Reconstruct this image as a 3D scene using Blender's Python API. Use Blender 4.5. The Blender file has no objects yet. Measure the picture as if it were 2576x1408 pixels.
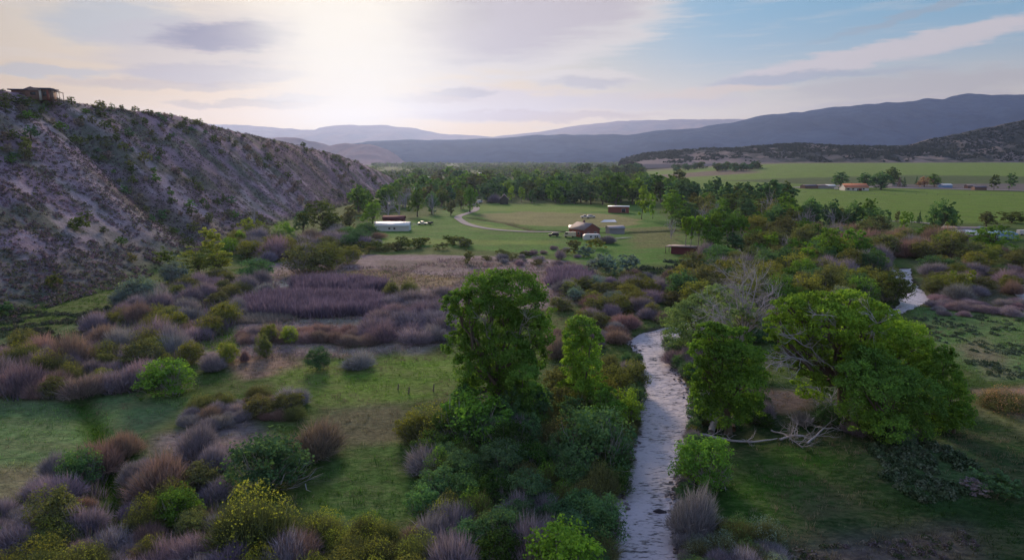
import bpy, bmesh, math, random
import numpy as np
from mathutils import Vector, Matrix

R = math.radians
random.seed(7)
RNG = np.random.default_rng(11)
sc = bpy.context.scene
COL = sc.collection

# ------------------------------------------------------------------ camera
CAM_Z = 35.0
FPX = 1740.0            # focal length in units of a 2576 x 1408 frame
CX, CY = 1288.0, 704.0
PITCH = math.atan((CY - 395.0) / FPX)
cam = bpy.data.cameras.new('camera')
cam.sensor_width = 36.0
cam.lens = FPX / 2576.0 * 36.0
cam.clip_start = 0.5
cam.clip_end = 60000.0
camo = bpy.data.objects.new('camera', cam)
camo.location = (0, 0, CAM_Z)
camo.rotation_euler = (math.pi / 2 - PITCH, 0, 0)
COL.objects.link(camo)
sc.camera = camo

def ray(px, py):
    a = (px - CX) / FPX
    b = -(py - CY) / FPX
    cp, sp = math.cos(PITCH), math.sin(PITCH)
    v = np.array([a, cp + b * sp, -sp + b * cp])
    return v / np.linalg.norm(v)

def azel(px, py):
    d = ray(px, py)
    return math.atan2(d[0], d[1]), math.asin(d[2])

def lin(r, g, b):
    f = lambda c: (c / 255 / 12.92) if c / 255 <= 0.04045 else ((c / 255 + 0.055) / 1.055) ** 2.4
    return (f(r), f(g), f(b), 1.0)

# ------------------------------------------------------------------ view
sc.view_settings.view_transform = 'Standard'
sc.view_settings.look = 'None'
sc.view_settings.exposure = 0.65
sc.view_settings.gamma = 1.0
sc.view_settings.use_curve_mapping = False
sc.cycles.max_bounces = 6
sc.cycles.diffuse_bounces = 2
sc.cycles.glossy_bounces = 2
sc.cycles.transmission_bounces = 3
sc.cycles.volume_bounces = 0
sc.cycles.transparent_max_bounces = 6

# ------------------------------------------------------------------ sun and sky
SUN_AZ, SUN_EL = azel(880, 120)
SUN_EL = R(18.0)
sun = bpy.data.lights.new('sun', 'SUN')
sun.energy = 3.0
sun.angle = R(13.0)
sun.color = (1.0, 0.78, 0.57)
suno = bpy.data.objects.new('sun', sun)
sd = Vector((math.sin(SUN_AZ) * math.cos(SUN_EL), math.cos(SUN_AZ) * math.cos(SUN_EL), math.sin(SUN_EL)))
suno.rotation_euler = sd.to_track_quat('Z', 'Y').to_euler()
suno.location = (0, 0, 300)
COL.objects.link(suno)

world = bpy.data.worlds.new('World')
sc.world = world
world.use_nodes = True
WT = world.node_tree
WT.nodes.clear()

class NT:
    """tiny helper for building node graphs"""
    def __init__(self, tree):
        self.t = tree
    def n(self, typ, **kw):
        nd = self.t.nodes.new(typ)
        for k, v in kw.items():
            setattr(nd, k, v)
        return nd
    def link(self, a, b):
        self.t.links.new(a, b)
    def put(self, sock, v):
        if hasattr(v, 'is_linked') or isinstance(v, bpy.types.NodeSocket):
            self.link(v, sock)
        else:
            sock.default_value = v
    def m(self, op, a, b=0.0, c=0.0, clamp=False):
        nd = self.n('ShaderNodeMath', operation=op, use_clamp=clamp)
        for i, v in enumerate((a, b, c)):
            self.put(nd.inputs[i], v)
        return nd.outputs[0]
    def sm(self, x, a, b):
        nd = self.n('ShaderNodeMapRange', interpolation_type='SMOOTHSTEP')
        self.put(nd.inputs[0], x)
        nd.inputs[1].default_value = a
        nd.inputs[2].default_value = b
        return nd.outputs[0]
    def mix(self, f, a, b, blend='MIX'):
        nd = self.n('ShaderNodeMix', data_type='RGBA', blend_type=blend)
        nd.clamp_factor = True
        self.put(nd.inputs[0], f)
        self.put(nd.inputs[6], a)
        self.put(nd.inputs[7], b)
        return nd.outputs[2]
    def noise(self, vec, scale, detail=3.0, rough=0.55, out='Fac'):
        nd = self.n('ShaderNodeTexNoise')
        if vec is not None:
            self.link(vec, nd.inputs['Vector'])
        nd.inputs['Scale'].default_value = scale
        nd.inputs['Detail'].default_value = detail
        nd.inputs['Roughness'].default_value = rough
        return nd.outputs[out]
    def scaled(self, vec, s):
        nd = self.n('ShaderNodeVectorMath', operation='MULTIPLY')
        self.link(vec, nd.inputs[0])
        nd.inputs[1].default_value = s
        return nd.outputs[0]

W = NT(WT)
tc = W.n('ShaderNodeTexCoord')
sep = W.n('ShaderNodeSeparateXYZ')
W.link(tc.outputs['Generated'], sep.inputs[0])
AZ = W.m('ARCTAN2', sep.outputs[0], sep.outputs[1])
EL = W.m('ARCSINE', sep.outputs[2])
comb = W.n('ShaderNodeCombineXYZ')
W.link(AZ, comb.inputs[0])
W.link(W.m('MULTIPLY', EL, 3.2), comb.inputs[1])
w1 = W.noise(comb.outputs[0], 5.0, 4.0, 0.6)
w2 = W.noise(W.scaled(comb.outputs[0], (1.3, 1.3, 1.0)), 16.0, 3.0, 0.6)
wisp = W.noise(W.scaled(comb.outputs[0], (1.0, 3.2, 1.0)), 7.0, 5.0, 0.6)
dAZ = W.m('ADD', AZ, W.m('MULTIPLY', W.m('SUBTRACT', w1, 0.5), 0.16))
dEL = W.m('ADD', EL, W.m('MULTIPLY', W.m('SUBTRACT', w2, 0.5), 0.022))
sky = W.n('ShaderNodeTexSky', sky_type='NISHITA', sun_disc=False, sun_elevation=SUN_EL, sun_rotation=SUN_AZ)
sky.air_density = 1.0; sky.dust_density = 1.2; sky.ozone_density = 1.5
nish = W.n('ShaderNodeVectorMath', operation='SCALE')
W.link(sky.outputs[0], nish.inputs[0])
nish.inputs[3].default_value = 0.075
# high clear blue, thinning to cream at the horizon
f_el = W.sm(EL, 0.02, 0.20)
f_side = W.sm(AZ, -0.12, 0.32)
blue = W.mix(f_el, lin(212, 205, 200), lin(122, 174, 208))
left = W.mix(f_el, lin(208, 166, 98), lin(204, 188, 168))
veil = W.mix(f_side, left, blue)
low = W.sm(EL, 0.14, 0.015)
veil = W.mix(W.m('MULTIPLY', low, 0.9), veil, W.mix(W.sm(AZ, -0.15, 0.25), lin(212, 166, 104), lin(240, 214, 190)))
zen = W.sm(EL, 0.30, 0.95)
veil = W.mix(zen, veil, lin(146, 174, 232))
base = W.mix(0.86, nish.outputs[0], veil)
# drifting thin streaks everywhere
base = W.mix(W.m('MULTIPLY', W.sm(wisp, 0.50, 0.68), 0.22), base, lin(216, 208, 205))

def blob(base, px, py, hw, hh, tilt, col, amt, soft=0.25, n=0.85):
    a0, e0 = azel(px, py)
    hw, hh = hw / FPX, hh / FPX
    ct, st = math.cos(tilt), math.sin(tilt)
    da = W.m('SUBTRACT', dAZ, a0)
    de = W.m('SUBTRACT', dEL, e0)
    u = W.m('DIVIDE', W.m('ADD', W.m('MULTIPLY', da, ct), W.m('MULTIPLY', de, st)), hw)
    v = W.m('DIVIDE', W.m('SUBTRACT', W.m('MULTIPLY', de, ct), W.m('MULTIPLY', da, st)), hh)
    r2 = W.m('ADD', W.m('MULTIPLY', u, u), W.m('MULTIPLY', v, v))
    g = W.m('SUBTRACT', 1.0, W.m('SQRT', r2))
    g = W.m('ADD', g, W.m('MULTIPLY', W.m('SUBTRACT', wisp, 0.5), n))
    f = W.m('MULTIPLY', W.sm(g, -soft * 0.5, soft * 0.6 + 0.12), amt)
    return W.mix(f, base, col)

base = blob(base, 300, 60, 150, 50, 0.0, lin(165, 175, 187), 0.7, 0.5)
base = blob(base, 150, 180, 120, 14, 0.0, lin(163, 170, 182), 0.6, 0.4)
base = blob(base, 560, 110, 260, 80, 0.12, lin(184, 174, 178), 0.55, 0.45)
base = blob(base, 590, 90, 170, 34, 0.10, lin(112, 108, 138), 0.9, 0.45)
base = blob(base, 560, 185, 190, 24, 0.05, lin(176, 165, 168), 0.8, 0.4)
base = blob(base, 720, 250, 90, 9, 0.05, lin(187, 179, 176), 0.7, 0.5)
base = blob(base, 1330, 60, 430, 125, 0.20, lin(222, 213, 208), 0.9, 0.3)
base = blob(base, 1310, 45, 350, 92, 0.20, lin(188, 178, 186), 0.85, 0.5)
base = blob(base, 1100, 20, 140, 50, 0.0, lin(185, 176, 180), 0.8, 0.4)
base = blob(base, 1220, 265, 260, 42, 0.0, lin(214, 200, 202), 0.85, 0.4)
base = blob(base, 1150, 236, 90, 12, 0.0, lin(172, 161, 167), 0.8, 0.4)
base = blob(base, 1475, 200, 120, 24, 0.0, lin(224, 213, 205), 0.8, 0.3)
base = blob(base, 1475, 208, 95, 14, 0.0, lin(184, 178, 184), 0.75, 0.6)
base = blob(base, 1620, 255, 230, 22, 0.0, lin(212, 199, 200), 0.7, 0.5)
base = blob(base, 2180, 142, 430, 26, 0.17, lin(217, 205, 207), 0.85, 0.4)
base = blob(base, 2010, 196, 230, 12, 0.03, lin(168, 174, 190), 0.75, 0.6)
base = blob(base, 2300, 215, 260, 26, 0.05, lin(189, 180, 182), 0.6, 0.5)
base = blob(base, 2380, 8, 260, 9, 0.22, lin(159, 170, 184), 0.6, 0.5)
base = blob(base, 1330, 292, 330, 14, 0.0, lin(196, 168, 160), 0.7, 0.5)
base = blob(base, 1760, 232, 200, 12, 0.04, lin(226, 205, 188), 0.8, 0.5)
base = blob(base, 620, 262, 190, 10, 0.03, lin(168, 142, 122), 0.6, 0.5)
base = blob(base, 420, 215, 200, 12, 0.03, lin(176, 156, 146), 0.6, 0.5)
base = blob(base, 2350, 255, 260, 12, 0.03, lin(196, 184, 186), 0.6, 0.5)
base = blob(base, 1080, 250, 120, 10, 0.0, lin(190, 168, 160), 0.7, 0.5)
# clouds overhead and behind, outside the frame
over = W.m('MULTIPLY', W.sm(w1, 0.45, 0.65), W.sm(EL, 0.3, 0.5))
base = W.mix(W.m('MULTIPLY', over, 0.6), base, lin(188, 184, 196))
# glow of the sun behind the cloud sheet
ga, ge = azel(885, 120)
u = W.m('DIVIDE', W.m('SUBTRACT', W.m('ADD', AZ, W.m('MULTIPLY', W.m('SUBTRACT', w1, 0.5), 0.10)), ga), 0.125)
v = W.m('DIVIDE', W.m('SUBTRACT', EL, ge), 0.17)
r2 = W.m('ADD', W.m('MULTIPLY', u, u), W.m('MULTIPLY', v, v))
gl = W.m('EXPONENT', W.m('MULTIPLY', W.m('POWER', r2, 1.3), -1.0))
base = W.mix(W.m('MULTIPLY', gl, 0.95), base, (1.02, 0.93, 0.78, 1))
gl2 = W.m('EXPONENT', W.m('MULTIPLY', r2, -0.30))
base = W.mix(W.m('MULTIPLY', gl2, 0.10), base, (0.78, 0.74, 0.68, 1))
bg = W.n('ShaderNodeBackground')
W.link(base, bg.inputs[0])
hzc = W.sm(EL, 0.22, 0.0)
W.link(W.m('MULTIPLY_ADD', hzc, -0.05, 0.60), bg.inputs[1])
wo = W.n('ShaderNodeOutputWorld')
W.link(bg.outputs[0], wo.inputs[0])

# ------------------------------------------------------------------ noise
PERM = RNG.permutation(4096)
VAL = RNG.random(4096)
def vnoise(x, y, s=0):
    x = np.asarray(x, float); y = np.asarray(y, float)
    xi = np.floor(x).astype(np.int64); yi = np.floor(y).astype(np.int64)
    xf = x - xi; yf = y - yi
    xf = xf * xf * (3 - 2 * xf); yf = yf * yf * (3 - 2 * yf)
    def h(a, b):
        return VAL[(PERM[(PERM[(a + s * 131) & 4095] + b) & 4095])]
    return (h(xi, yi) * (1 - xf) + h(xi + 1, yi) * xf) * (1 - yf) + (h(xi, yi + 1) * (1 - xf) + h(xi + 1, yi + 1) * xf) * yf
def fbm(x, y, s=0, o=4):
    t = 0; a = 0.5; k = 1.0
    for i in range(o):
        t = t + a * vnoise(x * k + 17.3 * i, y * k - 9.1 * i, s + i)
        a *= 0.5; k *= 2.03
    return t / (1 - 0.5 ** o)
def sstep(a, b, x):
    t = np.clip((x - a) / (b - a), 0, 1)
    return t * t * (3 - 2 * t)

# ------------------------------------------------------------------ terrain
_flat = lambda px, py: (lambda d: (d[0] * CAM_Z / -d[2], d[1] * CAM_Z / -d[2]))(ray(px, py))
# hill on the left: crest traced as real points at an estimated distance
_cr = []
for px, py, X in ((0, 226, -205), (40, 232, -204), (150, 250, -200), (240, 268, -199), (300, 275, -197), (440, 290, -193), (545, 320, -188),
                  (700, 355, -178), (850, 390, -165), (930, 420, -152), (975, 442, -142), (1010, 466, -134)):
    d = ray(px, py); t = X / d[0]
    _cr.append((d[1] * t, X, CAM_Z + d[2] * t))
_cr = sorted(_cr)
CRY = np.array([-200, 60, 150, 215] + [c[0] for c in _cr] + [_cr[-1][0] + 30])
CRX = np.array([-215, -215, -212, -208] + [c[1] for c in _cr] + [-134])
CRZ = np.array([46, 48, 52, 58] + [c[2] for c in _cr] + [-1.0])
CRZ[-2] = max(CRZ[-2], 0.5)
FTY = np.array([-200, 60, 110, 150, 187, 248, 312, 369, 487, 580, 812, 900])
FTX = np.array([-95, -98, -104, -110, -106, -115, -122, -124, -122, -119, -128, -130.0])

RIVER_L = [(1505, 1560), (1525, 1408), (1556, 1250), (1580, 1150), (1600, 1080), (1612, 1000), (1615, 920), (1597, 870), (1575, 852), (1640, 826), (1760, 800), (1900, 785), (2100, 775), (2220, 775), (2262, 765), (2275, 740), (2262, 710), (2248, 690), (2250, 672)]
RIVER_R = [(1735, 1560), (1716, 1408), (1704, 1300), (1706, 1200), (1725, 1110), (1742, 1050), (1735, 980), (1702, 930), (1680, 880), (1690, 852), (1780, 830), (1920, 812), (2100, 800), (2240, 792), (2330, 755), (2330, 742), (2305, 715), (2292, 695), (2290, 672)]
RIVER2 = [(2700, 690), (2700, 800), (2590, 768), (2562, 742), (2552, 712), (2600, 690)]
RIV_POLY = np.array([_flat(*p) for p in RIVER_L] + [_flat(*p) for p in reversed(RIVER_R)])
RIV2_POLY = np.array([_flat(*p) for p in RIVER2])
DITCH = np.array([_flat(*p) for p in ((205, 1010), (250, 1110), (285, 1220), (320, 1330), (330, 1408), (335, 1500))])
DITCH2 = np.array([_flat(*p) for p in ((1180, 548), (1280, 562), (1340, 578), (1440, 583), (1560, 588), (1700, 580))])
POOL = _flat(322, 1365)

def seg_dist(x, y, P):
    best = np.full(np.shape(x), 1e9)
    for (ax, ay), (bx, by) in zip(P[:-1], P[1:]):
        vx, vy = bx - ax, by - ay
        t = np.clip(((x - ax) * vx + (y - ay) * vy) / (vx * vx + vy * vy + 1e-9), 0, 1)
        best = np.minimum(best, np.hypot(x - ax - t * vx, y - ay - t * vy))
    return best
def inpoly(x, y, P):
    ins = np.zeros(np.shape(x), bool)
    n = len(P); j = n - 1
    for i in range(n):
        xi, yi = P[i]; xj, yj = P[j]
        c = ((yi > y) != (yj > y)) & (x < (xj - xi) * (y - yi) / (yj - yi + 1e-12) + xi)
        ins ^= c; j = i
    return ins
def sdf(x, y, P):
    Q = np.vstack([P, P[:1]])
    d = seg_dist(x, y, Q)
    return np.where(inpoly(x, y, P), -d, d)

ROAD = [(1440, 582), (1400, 585), (1340, 583), (1270, 580), (1210, 574), (1175, 564), (1152, 552), (1152, 545), (1172, 538), (1195, 530), (1200, 524), (1192, 517), (1200, 510), (1215, 506)]
ROAD_P = np.array([_flat(*p) for p in ROAD])

def hill_t(x, y):
    xf = np.interp(y, FTY, FTX); xr = np.interp(y, CRY, CRX)
    return (xf - x) / np.maximum(xf - xr, 1.0), xf, xr
def height(x, y):
    x = np.asarray(x, float); y = np.asarray(y, float)
    t, xf, xr = hill_t(x, y)
    zr = np.interp(y, CRY, CRZ)
    tt = np.clip(t, 0, 1)
    prof = 0.55 * tt ** 1.25 + 0.45 * np.sin(tt * math.pi / 2) ** 1.6
    z = np.maximum(zr, 0) * prof
    mid = 4 * tt * (1 - tt)
    wy = y + 14 * (fbm(x / 40, y / 40, 3, 3) - 0.5) + 0.25 * (x + 110)
    rid = 1 - np.abs(2 * fbm(wy / 34, x / 130, 5, 3) - 1) * 2
    z = z + mid * sstep(0, 30, zr) * (2.2 * (rid - 0.55)) + mid * 1.5 * (fbm(x / 9, y / 9, 8, 3) - 0.5)
    # gully behind the near spur
    gy = 262 - 0.35 * (x + 110)
    z = z - 6.5 * mid * np.exp(-((y - gy - 8) / 13.0) ** 2) + 2.0 * mid * np.exp(-((y - gy + 22) / 13.0) ** 2)
    back = np.clip(xr - x, 0, None)
    z = z - np.where(back > 0, 0.12 * back, 0)
    hill = t > 0
    z = np.where(hill, np.maximum(z, -0.5), 0)
    # valley floor
    az = x / np.maximum(y, 1)
    rise = 21 * sstep(680, 1750, y) * sstep(0.10, 0.42, az) * (y > 0)
    und = 0.9 * (fbm(x / 28, y / 28, 21, 3) - 0.5) + 0.25 * (fbm(x / 5, y / 5, 24, 2) - 0.5)
    z = z + np.where(hill, np.clip(1 - tt * 3, 0, 1), 1) * und * sstep(900, 300, y) + np.where(hill, 0, rise)
    near = (y < 330) & (y > 15) & (x > -60)
    if np.any(near):
        dd = np.full(z.shape, 50.0)
        wx = x[near] + 1.3 * (vnoise(x[near] / 2.6, y[near] / 2.6, 31) - 0.5)
        wy2 = y[near] + 1.3 * (vnoise(x[near] / 2.6, y[near] / 2.6, 37) - 0.5)
        dd[near] = np.minimum(sdf(wx, wy2, RIV_POLY), sdf(wx, wy2, RIV2_POLY))
        cut = sstep(0.9, -1.0, dd)
        z = z * (1 - cut * 0.9) - 1.7 * cut - 0.25 * sstep(6, 0, dd) * (1 - cut)
    nd = (y < 130) & (x < 0)
    if np.any(nd):
        q = np.zeros(z.shape); q[nd] = np.exp(-(seg_dist(x[nd], y[nd], DITCH) / 1.3) ** 2)
        z = z - 1.0 * q
        pq = np.exp(-((x - POOL[0]) ** 2 + (y - POOL[1]) ** 2) / 1.4 ** 2)
        z = z - 0.7 * pq
    nd = (y > 250) & (y < 560) & (x > -90) & (x < 200)
    if np.any(nd):
        q = np.zeros(z.shape); q[nd] = np.exp(-(seg_dist(x[nd], y[nd], DITCH2) / 2.2) ** 2)
        z = z - 1.2 * q
    return z
def h1(x, y):
    return float(height(np.array([x]), np.array([y]))[0])

_TT = np.concatenate([np.arange(40, 320, 0.5), np.arange(320, 1200, 1.5), np.arange(1200, 9000, 8)])
def gp(px, py):
    """point of the real terrain seen at a place of the 2576 x 1408 frame"""
    d = ray(px, py)
    x = d[0] * _TT; y = d[1] * _TT; z = CAM_Z + d[2] * _TT
    hz = height(x, y)
    k = np.argmax(z < hz)
    if not (z < hz).any():
        k = len(_TT) - 1
    t = _TT[k]
    return d[0] * t, d[1] * t, float(hz[k])

# ------------------------------------------------------------------ materials
def newmat(name):
    m = bpy.data.materials.new(name)
    m.use_nodes = True
    m.node_tree.nodes.clear()
    return m, NT(m.node_tree)
def outp(N, sh):
    o = N.n('ShaderNodeOutputMaterial'); N.link(sh, o.inputs[0])
def simple(name, col, rough=0.8, metal=0.0, var=0.15, scale=3.0, spec=0.3, emit=None):
    m, N = newmat(name)
    b = N.n('ShaderNodeBsdfPrincipled')
    tcn = N.n('ShaderNodeTexCoord')
    nz = N.noise(tcn.outputs['Object'], scale, 4.0)
    c = N.mix(nz, tuple(x * (1 - var) for x in col) + (1,), tuple(min(1, x * (1 + var)) for x in col) + (1,))
    N.link(c, b.inputs['Base Color'])
    b.inputs['Roughness'].default_value = rough
    b.inputs['Metallic'].default_value = metal
    b.inputs['Specular IOR Level'].default_value = spec
    outp(N, b.outputs[0])
    return m
def leafmat(name, trans=0.35, gain=1.0, warm=(1.25, 1.1, 0.5, 1)):
    m, N = newmat(name)
    oi = N.n('ShaderNodeObjectInfo')
    at = N.n('ShaderNodeAttribute', attribute_name='v')
    k = N.m('MULTIPLY_ADD', at.outputs['Fac'], 1.35 * gain, 0.38 * gain)
    c = N.n('ShaderNodeVectorMath', operation='SCALE')
    N.link(oi.outputs['Color'], c.inputs[0]); N.link(k, c.inputs[3])
    c2 = N.mix(N.m('POWER', at.outputs['Fac'], 3.0), c.outputs[0], warm, 'MULTIPLY')
    d = N.n('ShaderNodeBsdfDiffuse'); N.link(c2, d.inputs[0])
    if trans > 0:
        t = N.n('ShaderNodeBsdfTranslucent')
        N.link(N.mix(0.6, c2, (1.2, 1.25, 0.5, 1), 'MULTIPLY'), t.inputs[0])
        mx = N.n('ShaderNodeMixShader'); mx.inputs[0].default_value = trans
        N.link(d.outputs[0], mx.inputs[1]); N.link(t.outputs[0], mx.inputs[2])
        outp(N, mx.outputs[0])
    else:
        outp(N, d.outputs[0])
    return m
def attmat(name, att='col', trans=0.2):
    m, N = newmat(name)
    at = N.n('ShaderNodeAttribute', attribute_name=att)
    d = N.n('ShaderNodeBsdfDiffuse'); N.link(at.outputs['Color'], d.inputs[0])
    t = N.n('ShaderNodeBsdfTranslucent'); N.link(at.outputs['Color'], t.inputs[0])
    mx = N.n('ShaderNodeMixShader'); mx.inputs[0].default_value = trans
    N.link(d.outputs[0], mx.inputs[1]); N.link(t.outputs[0], mx.inputs[2])
    outp(N, mx.outputs[0])
    return m
M_LEAF = leafmat('leaves', 0.40)
M_TWIG = leafmat('bare_twigs', 0.15, 1.0, (1.15, 0.95, 0.75, 1))
M_NEEDLE = leafmat('needles', 0.10)
M_BARK = simple('bark', (0.13, 0.105, 0.09), 0.95, scale=2)
M_PALEBARK = simple('pale_bark', (0.30, 0.28, 0.28), 0.95, scale=2)
M_DEAD = simple('dead_wood', (0.40, 0.375, 0.42), 0.95, scale=2)
M_STUFF = attmat('ground_plants', 'col', 0.25)

# ground
def groundmat(name, hill=False):
    m, N = newmat(name)
    g = N.n('ShaderNodeNewGeometry')
    at = N.n('ShaderNodeAttribute', attribute_name='col')
    P = g.outputs['Position']
    n1 = N.noise(P, 0.06, 4, 0.6)
    n2 = N.noise(P, 0.7, 4, 0.65)
    n3 = N.noise(N.scaled(P, (0.35, 1.0, 1.0)), 0.22, 4, 0.6)
    k = N.m('MULTIPLY_ADD', n2, 1.5, 0.12)
    k = N.m('MULTIPLY', k, N.m('MULTIPLY_ADD', n1, 0.8, 0.60))
    n4 = N.noise(N.scaled(P, (0.55, 1.0, 1.0)), 1.9, 3, 0.7)
    k = N.m('MULTIPLY', k, N.m('MULTIPLY_ADD', n4, 1.6, 0.22))
    c = N.n('ShaderNodeVectorMath', operation='SCALE')
    N.link(at.outputs['Color'], c.inputs[0]); N.link(k, c.inputs[3])
    c2 = c.outputs[0]
    if not hill:
        c2 = N.mix(N.m('MULTIPLY', N.sm(N.m('MULTIPLY_ADD', n4, 0.5, N.m('MULTIPLY', n3, 0.6)), 0.50, 0.66), 0.7), c2, N.mix(0.5, c2, (0.17, 0.15, 0.09, 1)))
        c2 = N.mix(N.m('MULTIPLY', N.sm(n3, 0.5, 0.3), 0.5), c2, N.mix(1.0, c2, (0.62, 0.85, 0.7, 1), 'MULTIPLY'))
    else:
        c2 = N.mix(N.m('MULTIPLY', N.sm(n2, 0.52, 0.7), 0.55), c2, (0.05, 0.06, 0.045, 1))
    b = N.n('ShaderNodeBsdfPrincipled')
    N.link(c2, b.inputs['Base Color'])
    b.inputs['Roughness'].default_value = 1.0
    b.inputs['Specular IOR Level'].default_value = 0.05
    bp = N.n('ShaderNodeBump'); bp.inputs['Strength'].default_value = 0.9; bp.inputs['Distance'].default_value = 0.5
    N.link(N.noise(P, 1.3, 5, 0.7), bp.inputs['Height'])
    N.link(bp.outputs[0], b.inputs['Normal'])
    outp(N, b.outputs[0])
    return m
M_GROUND = groundmat('meadow_soil')
M_HILL = groundmat('hill_soil', True)

# ------------------------------------------------------------------ mesh helpers
def tag(o, label=None, cat=None, group=None, kind=None):
    if label: o['label'] = label
    if cat: o['category'] = cat
    if group: o['group'] = group
    if kind: o['kind'] = kind
    return o
def mesh_from(name, V, F, mats=(), smooth=False, vatt=None, catt=None, midx=None):
    """V (n,3); F (m,3) or (m,4) int array, or a list of faces"""
    me = bpy.data.meshes.new(name)
    if isinstance(F, np.ndarray):
        V = np.asarray(V, np.float32)
        me.vertices.add(len(V)); me.vertices.foreach_set('co', V.ravel())
        k = F.shape[1]
        me.loops.add(F.size); me.loops.foreach_set('vertex_index', F.ravel().astype(np.int32))
        me.polygons.add(len(F))
        me.polygons.foreach_set('loop_start', np.arange(0, F.size, k, dtype=np.int32))
        me.update(calc_edges=True)
    else:
        me.from_pydata([tuple(v) for v in V], [], F); me.update()
    if vatt is not None:
        a = me.attributes.new('v', 'FLOAT', 'FACE'); a.data.foreach_set('value', np.asarray(vatt, np.float32))
    if catt is not None:
        dom = 'FACE' if len(catt) == len(me.polygons) and len(catt) != len(me.vertices) else 'POINT'
        a = me.attributes.new('col', 'FLOAT_COLOR', dom)
        c = np.ones((len(catt), 4), np.float32); c[:, :3] = catt
        a.data.foreach_set('color', c.ravel())
    for m in mats: me.materials.append(m)
    if midx is not None:
        me.polygons.foreach_set('material_index', np.asarray(midx, np.int32))
    if smooth:
        me.polygons.foreach_set('use_smooth', np.ones(len(me.polygons), bool))
    return me
def link(name, data, parent=None, loc=None):
    o = bpy.data.objects.new(name, data); COL.objects.link(o)
    if parent is not None: o.parent = parent
    if loc is not None: o.location = loc
    return o

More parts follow.
